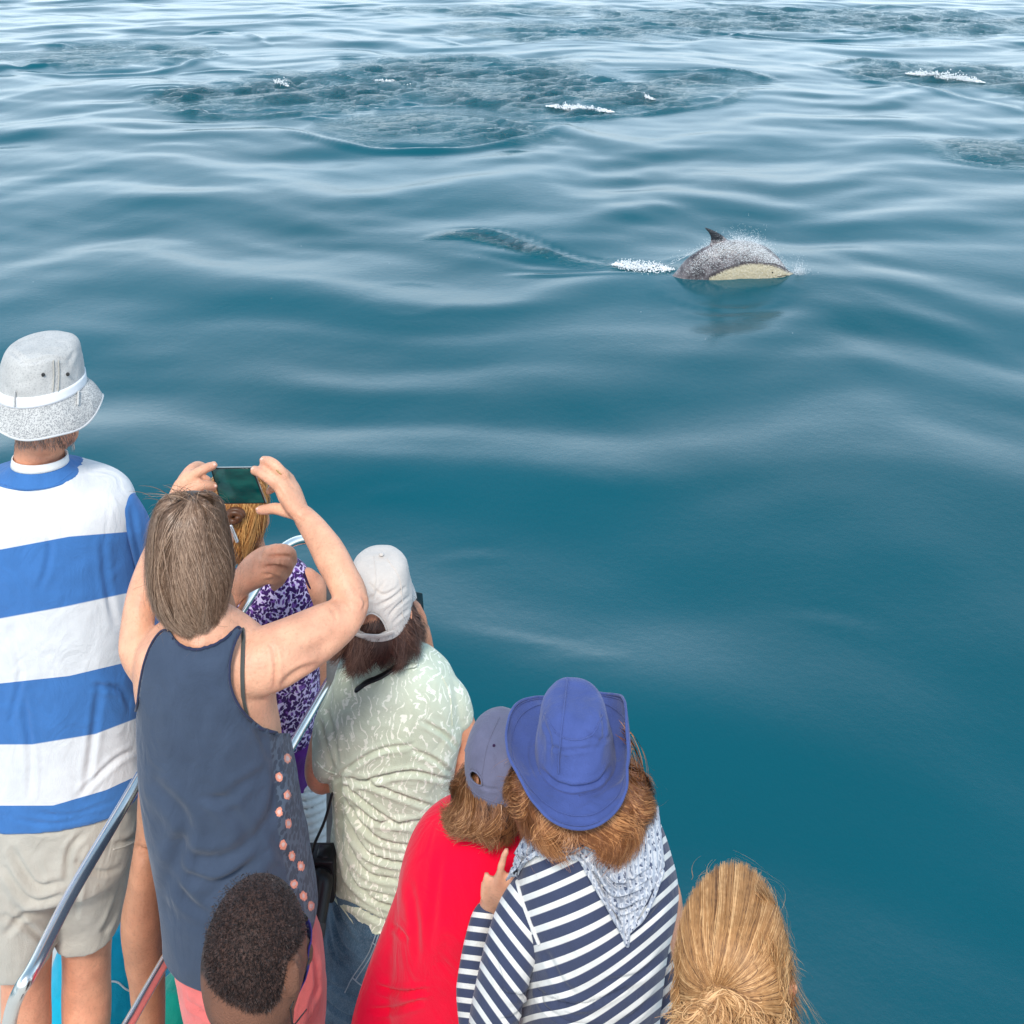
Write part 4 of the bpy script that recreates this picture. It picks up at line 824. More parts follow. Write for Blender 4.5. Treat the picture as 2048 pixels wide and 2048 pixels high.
def prt(nt, tc, b):
    O = tc.outputs['Object']; w = N(nt, 'TexNoise', i_Scale=30.0, i_Detail=2.0, i_Vector=O).outputs['Color']
    mx = N(nt, 'VectorMath', operation='MULTIPLY_ADD', i_0=w, i_1=(.03, .03, .03), i_2=O).outputs[0]
    v = N(nt, 'TexVoronoi', i_Scale=58.0, i_Vector=mx, feature='DISTANCE_TO_EDGE').outputs[0]; v2 = N(nt, 'TexVoronoi', i_Scale=105.0, i_Vector=mx).outputs[0]
    c = MIX(nt, STEP(nt, v, .17, .04), (.72, .60, .84), (.22, .09, .38)); return MIX(nt, STEP(nt, v2, .54, .05), (.05, .015, .11), c)
me = fuse(Geo().rows(pr, 56, 6), .008, 4); folds(me, [(5, 8, [(600, 1350), (570, 1420), (560, 1480)]), (4, 8, [(620, 1420), (600, 1480), (590, 1530)])], 3, (10, 10, 8), 5); po_ = obj('floral_top', me, cloth('purple_floral_print', (.2, .1, .3), .05, build=prt), pur); s_ = Surf(me)
m_pdark = cloth('dark_purple_trim', (.03, .012, .05), .05)
for l in ([(607, 1150), (618, 1178), (632, 1208)], [(616, 1158), (627, 1176), (636, 1194)]): obj('shoulder_strap', Geo().wtube([(*s_.hit(a, b_, .003), .004) for a, b_ in smoothline(l, 4)], 8, 1, .5, (0, -1, 0)), m_pdark, pur)
g = Geo(); g.rows([(1462, 520, 634, YP - .006, .118), (1500, 520, 634, YP - .006, .12), (1548, 515, 634, YP - .006, .124)], 40, 4); obj('waistband', g, cloth('plain_purple', (.11, .02, .19), .1), pur)
me = fuse(Geo().rows([(1530, 500, 645, YP, .118), (1580, 500, 668, YP, .130), (1640, 500, 685, YP, .138), (1668, 500, 690, YP, .138)], 48, 5), .005, 4)
folds(me, [(6, 4, [(575, 1528 + k * 17), (620, 1533 + k * 17), (670, 1510 + k * 17)]) for k in range(2, 11)], 2, (14, 14, 14), 6); obj('skirt', me, cloth('white_ruched_cotton', (.66, .68, .67), .05), pur)
def pat(nt, tc, b): return MIX(nt, STEP(nt, N(nt, 'TexVoronoi', i_Scale=45.0, i_Vector=tc.outputs['Object']).outputs[0], .34, .05), (.55, .58, .62), (.015, .02, .04))
me = fuse(Geo().rows([(1655, 500, 690, YP, .142), (1700, 500, 692, YP, .143)], 40, 4), .005, 3); obj('patterned_hem', me, cloth('navy_and_white_print', (.1, .1, .1), 0, build=pat), pur)
g = Geo(); 
for x0 in (540, 628): g.rows([(1685, x0 - 45, x0 + 48, YP, .10), (1800, x0 - 40, x0 + 40, YP, .085), (yd - 30, x0 - 30, x0 + 30, YP, .06)], 32, 4)
obj('jeans', fuse(g, .006, 4), cloth('light_blue_denim', (.17, .29, .38), .15), pur)
m_ginger = hairmat('ginger_hair', (.10, .035, .012), (.42, .16, .04), (.68, .36, .12))
hr = [(940, 470, 492, YP, .015), (945, 445, 515, YP, .05), (962, 430, 528, YP, .07), (1000, 422, 534, YP, .085), (1050, 424, 528, YP, .09), (1085, 435, 515, YP, .075), (1105, 448, 505, YP, .06)]
hb, _ = hairloft(pur, hr, m_ginger, 1500, .0020, (0, .5), (.4, .8), .012, 50, .7, .03, .3, .5, .08, 14, 5, 26, curl=.006)
g = Geo(); q = []
for t in np.linspace(0, 1, 30): a = t * 4 * math.pi; v = P(470, 1030, YP - .1) + Vector((math.cos(a) * .022 * (1 - t * .5), -.015 * t, math.sin(a) * .016 * (1 - t * .4))); q.append((*v, .009))
g.wtube(q, 10, 2); obj('hair_bun', g, m_ginger, hb); g = Geo(); v0 = P(462, 1052, YP - .125); v1 = P(474, 1082, YP - .12); g.wtube([(*v0, .004), (*v1, .005)], 8, 4); obj('hair_clip', g, mat('silver_clip', (.75, .75, .76), .25, 0, metal=.7), hb)
# ------------------------------------------------------------------ woman in the pale cap and green leafy shirt
YC = 2.6
cw = person('woman in off-white cap and pale green leaf-print shirt leaning forward', 770, YC)
cr = [(1292, 745, 800, YC, .050), (1306, 715, 845, YC, .068), (1326, 680, 884, YC, .086), (1355, 668, 908, YC, .102), (1400, 654, 922, YC, .115), (1460, 648, 926, YC, .124), (1530, 655, 912, YC, .125), (1600, 668, 906, YC, .126), (1680, 663, 906, YC, .132), (1745, 666, 902, YC, .138), (1800, 668, 900, YC, .142)]
g = Geo(); g.rows(inset(cr, .010), 40, 4); hc = P(762, 1212, YC + .01); R = head(g, hc, .150, .235, .19, -.25, -.12)
g.tube([(722, 1390, YC - .03, 42), (732, 1340, YC, 38), (748, 1290, YC, 40)], 24, 6)
g.tube([(905, 1400, YC, 24), (930, 1460, 2.60, 24), (934, 1530, 2.60, 23), (926, 1590, 2.63, 22), (905, 1500, 2.74, 19), (872, 1380, 2.76, 17), (856, 1310, 2.77, 15), (846, 1262, 2.76, 15)], 22, 6)
g.tube([(846, 1262, 2.76, 14), (838, 1236, 2.74, 17), (830, 1215, 2.73, 15)], 16, 5, .7)
for k in ([(838, 1226, 2.76, 6), (834, 1206, 2.78, 6), (824, 1196, 2.78, 5)], [(832, 1222, 2.72, 6), (828, 1204, 2.72, 6), (818, 1194, 2.74, 5)], [(826, 1226, 2.71, 6), (818, 1212, 2.71, 5.5), (806, 1206, 2.74, 5)], [(840, 1236, 2.77, 6), (836, 1216, 2.79, 6), (828, 1206, 2.80, 5)], [(830, 1240, 2.71, 6.5), (816, 1228, 2.71, 6), (806, 1222, 2.73, 5)]): g.tube(k, 10, 4)
g.tube([(668, 1420, 2.6, 28), (645, 1490, 2.57, 27), (636, 1545, 2.56, 26), (655, 1556, 2.60, 22), (700, 1500, 2.74, 18), (745, 1420, 2.84, 14)], 22, 6); g.ell(P(760, 1400, 2.86), (.02, .03, .04))
yd = (HC - DECK) * F / YC - HZ
for x0 in (720, 850): g.rows([(1820, x0 - 50, x0 + 50, YC, .09), (yd - 10, x0 - 22, x0 + 22, YC, .04)], 24, 4); f = P(x0, yd, YC); g.ell((f.x, YC + .05, DECK + .035), (.04, .12, .04))
me = fuse(g, .0066, 5); folds(me, [(2, 4, [(700, 1350), (712, 1372), (735, 1382)])], .8, (18, 18, 18), 5); body = obj('body', me, m_skin_pink, cw); eyes(cw, hc, R, .15, .235, .19)
def leafy(nt, tc, b):
    O = tc.outputs['Object']; w = N(nt, 'TexNoise', i_Scale=16.0, i_Detail=1.0, i_Vector=O).outputs['Color']; mx = N(nt, 'VectorMath', operation='MULTIPLY_ADD', i_0=w, i_1=(.10, .10, .10), i_2=O).outputs[0]
    wv = N(nt, 'TexWave', i_Scale=17.0, i_Distortion=6.0, i_Vector=mx, **{'i_Detail Scale': 3.0}); gate = N(nt, 'TexNoise', i_Scale=55.0, i_Vector=O).outputs[0]
    ln = M_(nt, 'MULTIPLY', STEP(nt, wv.outputs['Fac'], .84, .05), STEP(nt, gate, .47, .04)); n = N(nt, 'TexNoise', i_Scale=6.0, i_Detail=3.0, i_Vector=O).outputs[0]
    c = MIX(nt, STEP(nt, n, .5, .2), (.54, .60, .46), (.61, .66, .53)); return MIX(nt, ln, c, (.86, .88, .76))
m_leaf = cloth('leaf_print_shirt', (.5, .55, .42), .05, build=leafy, bump=.0008)
g = Geo(); g.rows(cr, 64, 5, 2.2); g.tube([(684, 1392, 2.6, 30), (664, 1450, 2.58, 34), (656, 1508, 2.56, 34), (654, 1526, 2.555, 33)], 28, 6); g.tube([(884, 1372, 2.6, 30), (908, 1400, 2.6, 30), (918, 1430, 2.6, 28)], 24, 5)
me = fuse(g, .005, 5)
A = (676, 1556)
rad = [[A, (720, 1562), (800, 1590), (880, 1620)], [A, (710, 1590), (780, 1640), (870, 1660)], [A, (700, 1620), (760, 1680), (860, 1700)], [A, (694, 1640), (740, 1710), (830, 1735)], [A, (690, 1670), (730, 1745), (815, 1765)], [A, (684, 1690), (710, 1770), (800, 1800)], [(690, 1570), (740, 1560), (820, 1545), (900, 1560)], [(700, 1610), (760, 1645), (860, 1640), (900, 1640)], [(720, 1700), (790, 1725), (850, 1720)], [(690, 1740), (730, 1790), (800, 1822)], [A, (700, 1535), (760, 1500), (830, 1490)], [(820, 1500), (870, 1520), (905, 1550)], [(840, 1440), (890, 1470), (915, 1500)],
       [(640, 1440), (650, 1480), (668, 1540)], [(655, 1420), (668, 1470), (676, 1530)], [(668, 1800), (700, 1810), (760, 1840), (800, 1845)]]
folds(me, [(9.0 if i < 10 else 6.5, 6.5, l) for i, l in enumerate(rad)], 3.5, (9, 9, 7), 3, 1.2, 28)
cutpoly(me, [(500, 1200), (1000, 1200), (1000, 1880), (850, 1862), (779, 1867), (746, 1870), (738, 1852), (728, 1846), (711, 1854), (690, 1828), (668, 1800), (640, 1790), (560, 1700), (500, 1600)])
sh = obj('shirt', me, m_leaf, cw); s_ = Surf(me)
obj('collar', Geo().wtube([(*(s_.hit(a, b_, .004)), .007) for a, b_ in smoothline([(722, 1372), (745, 1362), (770, 1348), (800, 1338), (830, 1332)], 4)], 12, 1, .6), m_leaf, sh)
for l in ([(712, 1852), (690, 1822), (670, 1796)], [(744, 1868), (779, 1864), (840, 1858)], [(634, 1524), (650, 1540), (672, 1548)], [(884, 1352), (900, 1390), (905, 1450)]): obj('hem_seam', s_.line(l, .0018, .0005), m_leaf, sh)
obj('camera_strap', Geo().wtube([(*(s_.hit(a, b_, .010)), .0085) for a, b_ in smoothline([(718, 1378), (735, 1366), (758, 1356), (788, 1338)], 4)], 12, 1, .5), m_black, cw)
# jeans
g = Geo(); g.rows([(1700, 672, 898, YC, .125), (1780, 662, 902, YC, .14), (1860, 648, 908, YC, .145), (1930, 640, 910, YC, .135), (1970, 645, 908, YC, .12)], 56, 5, 2.2)
for x0 in (712, 845): g.rows([(1900, x0 - 70, x0 + 66, YC, .12), (1980, x0 - 66, x0 + 62, YC, .11), (2080, x0 - 56, x0 + 52, YC, .10), (yd - 30, x0 - 34, x0 + 34, YC, .06)], 40, 5)
me = fuse(g, .006, 5); folds(me, [(6, 5, [(668, 1790), (690, 1850), (715, 1890)]), (6, 5, [(662, 1810), (680, 1880), (705, 1910)]), (5, 5, [(655, 1850), (670, 1910), (700, 1935)]), (7, 6, [(655, 1960), (700, 1990), (760, 2010)]), (7, 6, [(650, 2000), (690, 2030), (740, 2040)]), (4, 5, [(740, 1900), (760, 1930), (790, 1940)])], 3, (10, 10, 10), 4, 1.2, 40)
def denim(nt, tc, b):
    O = tc.outputs['Object']; n = N(nt, 'TexNoise', i_Scale=11.0, i_Detail=5.0, i_Vector=O, i_Roughness=.65).outputs[0]; n2 = N(nt, 'TexNoise', i_Scale=420.0, i_Vector=O).outputs[0]
    c = MIX(nt, STEP(nt, n, .52, .18), (.030, .075, .13), (.085, .17, .25)); return MIX(nt, M_(nt, 'MULTIPLY', STEP(nt, n2, .55, .1), .3), c, (.25, .33, .4))
m_denim = cloth('washed_denim', (.05, .1, .16), .15, build=denim, bump=.0012, scale=500); jn = obj('jeans', me, m_denim, cw); s_ = Surf(me); m_thr = cloth('pale_thread', (.30, .36, .42), .1)
for l in ([(752, 1868), (735, 1910), (705, 1955), (690, 1985)], [(757, 1870), (741, 1913), (711, 1960)], [(745, 1885), (765, 1900), (790, 1905)], [(705, 1955), (720, 1968), (745, 1985)]): obj('stitching', s_.line(l, .0012, .0008), m_thr, jn)
# cap
cp = [(1113, 745, 778, YC, .012), (1117, 722, 797, YC, .045), (1127, 708, 810, YC, .070), (1148, 700, 818, YC, .088), (1180, 697, 823, YC, .099), (1216, 699, 825, YC, .103), (1224, 700, 825, YC, .103)]
G_ = rowgrid(cp, 160, 12, 2.15); g = Geo(); g.grid(G_, True, False); k0 = g.n; g.add([G_[0].mean(0)], []); g.f += [(k0, (j + 1) % 160, j) for j in range(160)]
me = g.mesh('cap'); folds(me, [(4.5, 5, [(750, 1215), (780, 1200), (815, 1172)]), (4, 4, [(775, 1235), (795, 1212), (822, 1190)]), (3, 4, [(782, 1250), (800, 1232), (822, 1215)]), (3, 5, [(735, 1165), (765, 1190), (800, 1175)]), (3, 5, [(730, 1200), (750, 1190), (770, 1160)])], 2.2, (20, 20, 20), 4, .5, 60)
strapc = cloth('pale_cap_canvas', (.64, .58, .53), .05)
back = Surf(me); cutpoly(me, [(719, 1262), (718, 1248), (726, 1236), (742, 1226), (757, 1232), (767, 1245), (772, 1262), (745, 1275)], False)
cap = obj('cap', me, strapc, cw); solid(cap, .002, 1)
obj('adjuster_strap', Geo().wtube([(*back.hit(a, b_, .011), .0062) for a, b_ in smoothline([(706, 1257), (722, 1264), (742, 1267), (762, 1267), (780, 1262)], 4)], 12, 1, .35, (0, -1, 0)), strapc, cap)
obj('edge_binding', back.line([(717, 1258), (718, 1248), (726, 1236), (742, 1226), (757, 1232), (767, 1245), (772, 1258)], .0016, .002), strapc, cap)
for l in ([(748, 1112), (752, 1160), (743, 1224)], [(775, 1118), (800, 1160), (806, 1240)]): obj('panel_seam', back.line(l, .0011, .0006), strapc, cap)
q = P(763, 1112, YC); g = Geo().ell((q.x, q.y, q.z + .004), (.006, .006, .004)); obj('button', g, strapc, cap)
vg = np.zeros((8, 24, 3)); cc = P(762, 1215, YC)
for i in range(8):
    for j in range(24):
        a = -1.2 + 2.4 * j / 23 - .25 * 0; t = i / 7; r0 = .1; vg[i, j] = cc + Vector((math.sin(a) * (.077 + .01 * t), math.cos(a) * .1 + t * .075 * math.cos(a) ** .6, .0 - .012 * t - .02 * math.sin(a) ** 2))
g = Geo(); g.grid(vg, False, False); o = obj('visor', g, strapc, cap); solid(o, .003)
m_auburn = hairmat('dark_auburn_hair', (.020, .009, .007), (.075, .030, .020), (.22, .11, .075))
hr = [(1150, 722, 798, YC, .055), (1185, 714, 808, YC, .070), (1212, 706, 818, YC, .084), (1240, 694, 829, YC, .097), (1266, 682, 834, YC, .100), (1284, 676, 832, YC, .094)]
hairloft(cw, hr, m_auburn, 5600, .0012, (0, .45), (.6, 1.05), .010, 44, .8, .03, .35, .36, .11, 11, 31, 60, tipflick=.02, base_cut=.8, curl=.004)
ph = thing('phone', 'dark phone held up just right of the off-white cap', 'phone', P(828, 1200, 2.76)); slab([P(822, 1182, 2.72), P(842, 1186, 2.80), P(846, 1234, 2.80), P(826, 1230, 2.72)], .009, 'phone_body', m_black, ph, .002)
# camera hanging at her side
cam_t = thing('camera', 'black camera hanging on its strap between slate tank top and green shirt', 'camera', P(640, 1740, 2.52))
g = Geo(); g.box(P(642, 1745, 2.52), (.036, .028, .05)); o = obj('camera_body', g, m_black, cam_t); b_ = o.modifiers.new('b', 'BEVEL'); b_.width = .006; b_.segments = 3
g = Geo(); v = P(640, 1765, 2.48); g.wtube([(v.x, v.y, v.z, .030), (v.x - .005, v.y - .03, v.z - .03, .030), (v.x - .01, v.y - .055, v.z - .055, .032)], 24, 4); obj('lens', g, m_black, cam_t)
g = Geo(); g.wtube([(v.x - .0095, v.y - .053, v.z - .053, .033), (v.x - .0105, v.y - .058, v.z - .058, .033)], 24, 2); obj('lens_ring', g, mat('grey_rubber', (.06, .06, .06), .6, 0), cam_t)
g = Geo(); g.box(P(648, 1712, 2.52), (.016, .018, .014)); o = obj('viewfinder', g, m_black, cam_t); b_ = o.modifiers.new('b', 'BEVEL'); b_.width = .004
g = Geo(); g.wtube([(*P(664, 1588, 2.5), .0035), (*P(650, 1640, 2.49), .0035), (*P(628, 1690, 2.5), .0035), (*P(622, 1715, 2.51), .0035)], 10, 5); obj('strap', g, m_black, cam_t)
# ------------------------------------------------------------------ child in red with the grey-blue cap
YR = 2.1
rd = person('youngster in plain bright red shirt and faded purple-grey cap', 930, YR)
rr = [(1606, 945, 1010, YR, .05), (1626, 905, 1040, YR, .066), (1644, 868, 1060, YR, .082), (1662, 842, 1070, YR, .094), (1685, 824, 1074, YR, .104), (1715, 811, 1075, YR, .112), (1760, 799, 1072, YR, .118), (1856, 783, 1066, YR, .12), (1920, 774, 1062, YR, .12), (1990, 768, 1060, YR, .122), (2100, 762, 1060, YR, .125), (2260, 765, 1055, YR, .13)]
g = Geo(); g.rows(inset(rr, .01), 40, 4); hc = P(1000, 1572, YR + .01); R = head(g, hc, .13, .20, .155, -.1, -.05)
g.tube([(985, 1700, YR - .01, 44), (990, 1650, YR, 42), (995, 1600, YR, 44)], 20, 5)
g.tube([(860, 1760, YR, 26), (815, 1880, 2.1, 28), (775, 2010, 2.09, 28), (748, 2100, 2.08, 28), (790, 2160, 2.25, 26), (850, 2140, 2.4, 22)], 20, 5); g.ell(P(870, 2135, 2.44), (.03, .05, .02))
g.tube([(1060, 1760, YR, 38), (1085, 1900, 2.12, 36), (1070, 2060, 2.15, 30), (1030, 2120, 2.3, 24)], 18, 5); g.ell(P(1020, 2120, 2.36), (.03, .05, .02))
yd = (HC - DECK) * F / YR - HZ
for x0 in (860, 985): g.rows([(2250, x0 - 60, x0 + 60, YR, .09), (yd - 10, x0 - 26, x0 + 26, YR, .04)], 24, 4); f = P(x0, yd, YR); g.ell((f.x, YR + .05, DECK + .035), (.04, .12, .04))
me = fuse(g, .007, 5); obj('body', me, m_skin_fair, rd); eyes(rd, hc, R, .13, .20, .18)
g = Geo(); g.rows(rr, 64, 5, 2.2); g.tube([(860, 1740, YR, 46), (815, 1870, 2.1, 50), (775, 1975, 2.09, 50), (752, 2045, 2.07, 48), (740, 2110, 2.07, 44)], 32, 6); g.tube([(1030, 1740, YR, 46), (1060, 1870, 2.1, 46), (1075, 1960, 2.1, 44)], 24, 5)
me = fuse(g, .0056, 5); folds(me, [(5, 7, [(783, 1850), (800, 1860), (818, 1880)]), (8, 7, [(752, 1972), (800, 1985), (860, 1980)]), (7, 8, [(735, 2020), (790, 2018), (850, 2000)]), (4, 12, [(880, 1700), (870, 1800), (860, 1900)]), (4, 12, [(820, 1760), (835, 1860), (830, 1940)])], 3, (6, 6, 5), 12, .6, 26)
obj('shirt', me, cloth('bright_red_cotton', (.86, .0, .032), .04, bump=.0004), rd)
g = Geo()
for x0 in (858, 985): g.rows([(2200, x0 - 80, x0 + 80, YR, .12), (2500, x0 - 55, x0 + 55, YR, .08), (yd - 30, x0 - 45, x0 + 45, YR, .06)], 32, 4)
obj('trousers', fuse(g, .008, 3), m_navy, rd)
cp = [(1452, 985, 1018, YR, .012), (1456, 962, 1042, YR, .045), (1468, 945, 1058, YR, .068), (1492, 934, 1068, YR, .083), (1520, 930, 1072, YR, .09), (1538, 930, 1072, YR, .09)]
G_ = rowgrid(cp, 140, 12, 2.1); g = Geo(); g.grid(G_, True, False); k0 = g.n; g.add([G_[0].mean(0)], []); g.f += [(k0, (j + 1) % 140, j) for j in range(140)]
me = g.mesh('cap'); folds(me, [(2, 5, [(950, 1560), (970, 1575), (1000, 1580)])], 1.6, (20, 20, 20), 7, .4, 60); back = Surf(me)
cutpoly(me, [(941, 1545), (946, 1541), (955, 1546), (963, 1558), (964, 1570), (956, 1570), (946, 1562), (940, 1552)], False)
m_gc = cloth('faded_purple_grey_canvas', (.135, .135, .205), .1); cap = obj('cap', me, m_gc, rd); solid(cap, .002, 1)
obj('band_stitching', back.line([(934, 1572), (960, 1592), (1000, 1606), (1040, 1608)], .0010, .0008), m_gc, cap); obj('panel_seam', back.line([(998, 1436), (975, 1490), (962, 1560)], .0011, .0006), m_gc, cap)
obj('eyelet_rim', back.line([(941, 1545), (946, 1541), (955, 1546), (963, 1558), (964, 1570), (956, 1570), (946, 1562), (940, 1552), (941, 1545)], .0016, .0012), m_gc, cap)
q = back.hit(988, 1492, .001); g = Geo().ell(q, (.003, .002, .003)); obj('eyelet', g, m_pdark, cap)
vg = np.zeros((8, 24, 3)); cc = P(1001, 1530, YR)
for i in range(8):
    for j in range(24):
        a = -1.2 + 2.4 * j / 23; t = i / 7; vg[i, j] = cc + Vector((math.sin(a) * (.07 + .01 * t), math.cos(a) * .088 + t * .07 * math.cos(a) ** .6, -.012 * t - .02 * math.sin(a) ** 2))
g = Geo(); g.grid(vg, False, False); o = obj('visor', g, m_gc, cap); solid(o, .003)
m_chest = hairmat('tawny_brown_hair', (.045, .016, .008), (.21, .085, .032), (.50, .26, .12))
hr = [(1500, 950, 1050, YR, .060), (1535, 938, 1064, YR, .080), (1558, 924, 1078, YR, .096), (1576, 914, 1080, YR, .097), (1592, 912, 1078, YR, .090)]
hairloft(rd, hr, m_chest, 5200, .0012, (.1, .5), (.7, 1.1), .016, 34, .6, .035, .4, .4, .10, 11, 41, 70, tipflick=.028, base_cut=.8, crag=.08, curl=.006)
# ------------------------------------------------------------------ woman in the blue hat, striped sweater and scarf
YH = 1.9
bw = person('woman in blue brimmed hat with navy and white striped sweater and grey scarf', 1180, YH)
rows = [(1598, 1135, 1240, YH, .050), (1618, 1105, 1285, YH, .070), (1645, 1078, 1312, YH, .088), (1680, 1055, 1332, YH, .102), (1725, 1040, 1346, YH, .113), (1764, 1035, 1354, YH, .12), (1804, 1040, 1350, YH, .124), (1850, 1045, 1338, YH, .126), (1928, 1045, 1327, YH, .126), (2016, 1040, 1317, YH, .124), (2120, 1035, 1318, YH, .13), (2300, 1030, 1325, YH, .14)]
g = Geo(); g.rows(inset(rows, .012), 40, 4); hc = P(1155, 1548, YH + .01); R = head(g, hc, .135, .215, .19, -.12, -.05)
g.tube([(1185, 1680, YH - .01, 48), (1175, 1620, YH, 44), (1165, 1570, YH, 46)], 20, 5)
g.tube([(1050, 1790, YH, 38), (1015, 1890, 1.86, 38), (985, 2030, 1.84, 36), (965, 2110, 1.86, 34), (948, 2020, 1.93, 27), (955, 1920, 1.97, 22), (968, 1850, 1.98, 19)], 22, 6)
g.tube([(968, 1850, 1.98, 18), (975, 1822, 1.975, 21), (985, 1795, 1.965, 24), (993, 1772, 1.955, 21)], 20, 6, .55, (0, -1, .5))
for k in ([(990, 1785, 1.95, 10), (998, 1752, 1.94, 9.5), (1005, 1724, 1.935, 8.5), (1012, 1702, 1.935, 7.5)], [(1000, 1790, 1.95, 9.5), (1012, 1768, 1.94, 9), (1024, 1752, 1.94, 8.5), (1038, 1745, 1.94, 7.5)], [(1004, 1796, 1.95, 9), (1022, 1780, 1.94, 8.5), (1036, 1770, 1.94, 8), (1050, 1766, 1.94, 7)], [(1004, 1806, 1.955, 9), (1022, 1796, 1.945, 8), (1036, 1788, 1.945, 7.5), (1048, 1786, 1.95, 7)], [(975, 1812, 1.965, 10), (968, 1788, 1.955, 9), (970, 1765, 1.95, 8), (974, 1748, 1.95, 7)]): g.tube(k, 14, 6)
g.tube([(1325, 1790, YH, 38), (1345, 1920, 1.95, 34), (1330, 2060, 2.0, 30), (1290, 2080, 2.2, 26), (1250, 2060, 2.35, 22)], 20, 5); g.ell(P(1235, 2055, 2.4), (.03, .05, .02))
yd = (HC - DECK) * F / YH - HZ
for s in (-1, 1): x0 = 1178 + s * 65; g.rows([(2300, x0 - 62, x0 + 62, YH, .09), (yd - 10, x0 - 28, x0 + 28, YH, .04)], 24, 4); f = P(x0, yd, YH); g.ell((f.x, YH + .05, DECK + .035), (.04, .12, .04))
me = fuse(g, .0064, 5); obj('body', me, m_skin_fair, bw); eyes(bw, hc, R, .135, .215, .19)
NV, WH = (.050, .062, .115), (.74, .73, .70)
def strp(duty):
    def f(nt, tc, b):
        v = M_(nt, 'FRACT', ATT(nt, 's')); return MIX(nt, STEP(nt, v, duty, .035), WH, NV)
    return f
m_strip = cloth('breton_striped_knit', NV, .06, build=strp(.38), bump=.0006)
g = Geo(); g.rows(rows, 72, 5, 2.2); me = fuse(g, .0052, 5)
T0 = (1070, 1978)
folds(me, [(11, 7, [T0, (1110, 2000), (1180, 2005), (1260, 1970)]), (9, 6, [T0, (1100, 2020), (1150, 2045), (1200, 2050)]), (6, 9, [(1330, 1800), (1290, 1850), (1240, 1880)]), (6, 9, [(1330, 1900), (1280, 1950), (1200, 1965)]), (5, 10, [(1090, 1900), (1120, 1960), (1150, 1990)]), (5, 8, [(1320, 1980), (1270, 2030), (1230, 2048)])], 4, (8, 8, 7), 14, .8, 26)
x, y = px(coords(me)); dx = x - 1060; s = (y + .30 * dx + .00105 * np.maximum(dx, 0) ** 2 + 5 * np.sin(x * .02 + y * .013)) / 36.5
s = s + np.where(y > 1950, .35 * np.exp(-((x - 1075) / 60) ** 2) * (y - 1950) / 60, 0); attr(me, 's', s)
sw = obj('sweater', me, m_strip, bw); ss = Surf(me)
g = Geo(); g.tube([(1075, 1775, YH - .01, 42), (1045, 1830, 1.87, 52), (1020, 1900, 1.85, 54), (1000, 1985, 1.84, 52), (985, 2060, 1.84, 50), (975, 2150, 1.86, 46)], 36, 7); me = fuse(g, .0048, 4)
folds(me, [(9, 7, [(1066, 1975), (1040, 1990), (1000, 1985)]), (7, 6, [(1060, 2000), (1030, 2030), (1000, 2040)]), (6, 8, [(980, 1900), (1000, 1960), (1010, 2010)])], 4, (9, 9, 8), 4, .8, 26)
x, y = px(coords(me)); k = np.interp(y, [1760, 1880, 1960, 2060], [1.30, 1.15, .85, .55]); s = (y - 1.12 * (x - 1075) + .0016 * (x - 1075) ** 2) / 47; attr(me, 's', s)
sl_ = obj('sleeve', me, m_strip, bw); s1 = Surf(me)
obj('raglan_seam', Surf(me, sw.data).line([(1036, 1764), (1046, 1800), (1060, 1840), (1078, 1884)], .0035, .0015), cloth('white_knit', WH, .05), sw)
g = Geo(); g.tube([(976, 2120, 1.87, 46), (955, 2050, 1.90, 38), (946, 1985, 1.93, 32), (952, 1910, 1.955, 28), (964, 1850, 1.965, 25), (970, 1832, 1.968, 23)], 28, 7); me = fuse(g, .004, 4); folds(me, [(6, 6, [(925, 1960), (950, 1965), (975, 1955)]), (6, 6, [(920, 2010), (945, 2018), (970, 2010)])], 2.5, (12, 12, 12), 4)
x, y = px(coords(me)); attr(me, 's', (y - .12 * (x - 960) + 2) / 29); obj('forearm_sleeve', me, m_strip, bw)
g = Geo(); g.tube([(1300, 1790, YH, 44), (1325, 1920, 1.95, 40), (1315, 2060, 2.0, 36), (1290, 2085, 2.2, 30)], 24, 5); me = fuse(g, .006, 3); x, y = px(coords(me)); attr(me, 's', (y + 1.0 * x) / 38); obj('sleeve', me, m_strip, bw)
g = Geo()
for s in (-1, 1): x0 = 1178 + s * 68; g.rows([(2220, x0 - 85, x0 + 85, YH, .13), (2600, x0 - 60, x0 + 60, YH, .09), (yd - 30, x0 - 48, x0 + 48, YH, .06)], 32, 4)
obj('trousers', fuse(g, .008, 3), m_navy, bw)
g = Geo(); g.rows([(1990, 1230, 1352, 1.99, .02), (2020, 1240, 1356, 1.99, .03), (2120, 1230, 1362, 1.99, .04)], 24, 4); obj('bag_edge', g, cloth('crimson_piping', (.30, .03, .07), .1), bw)
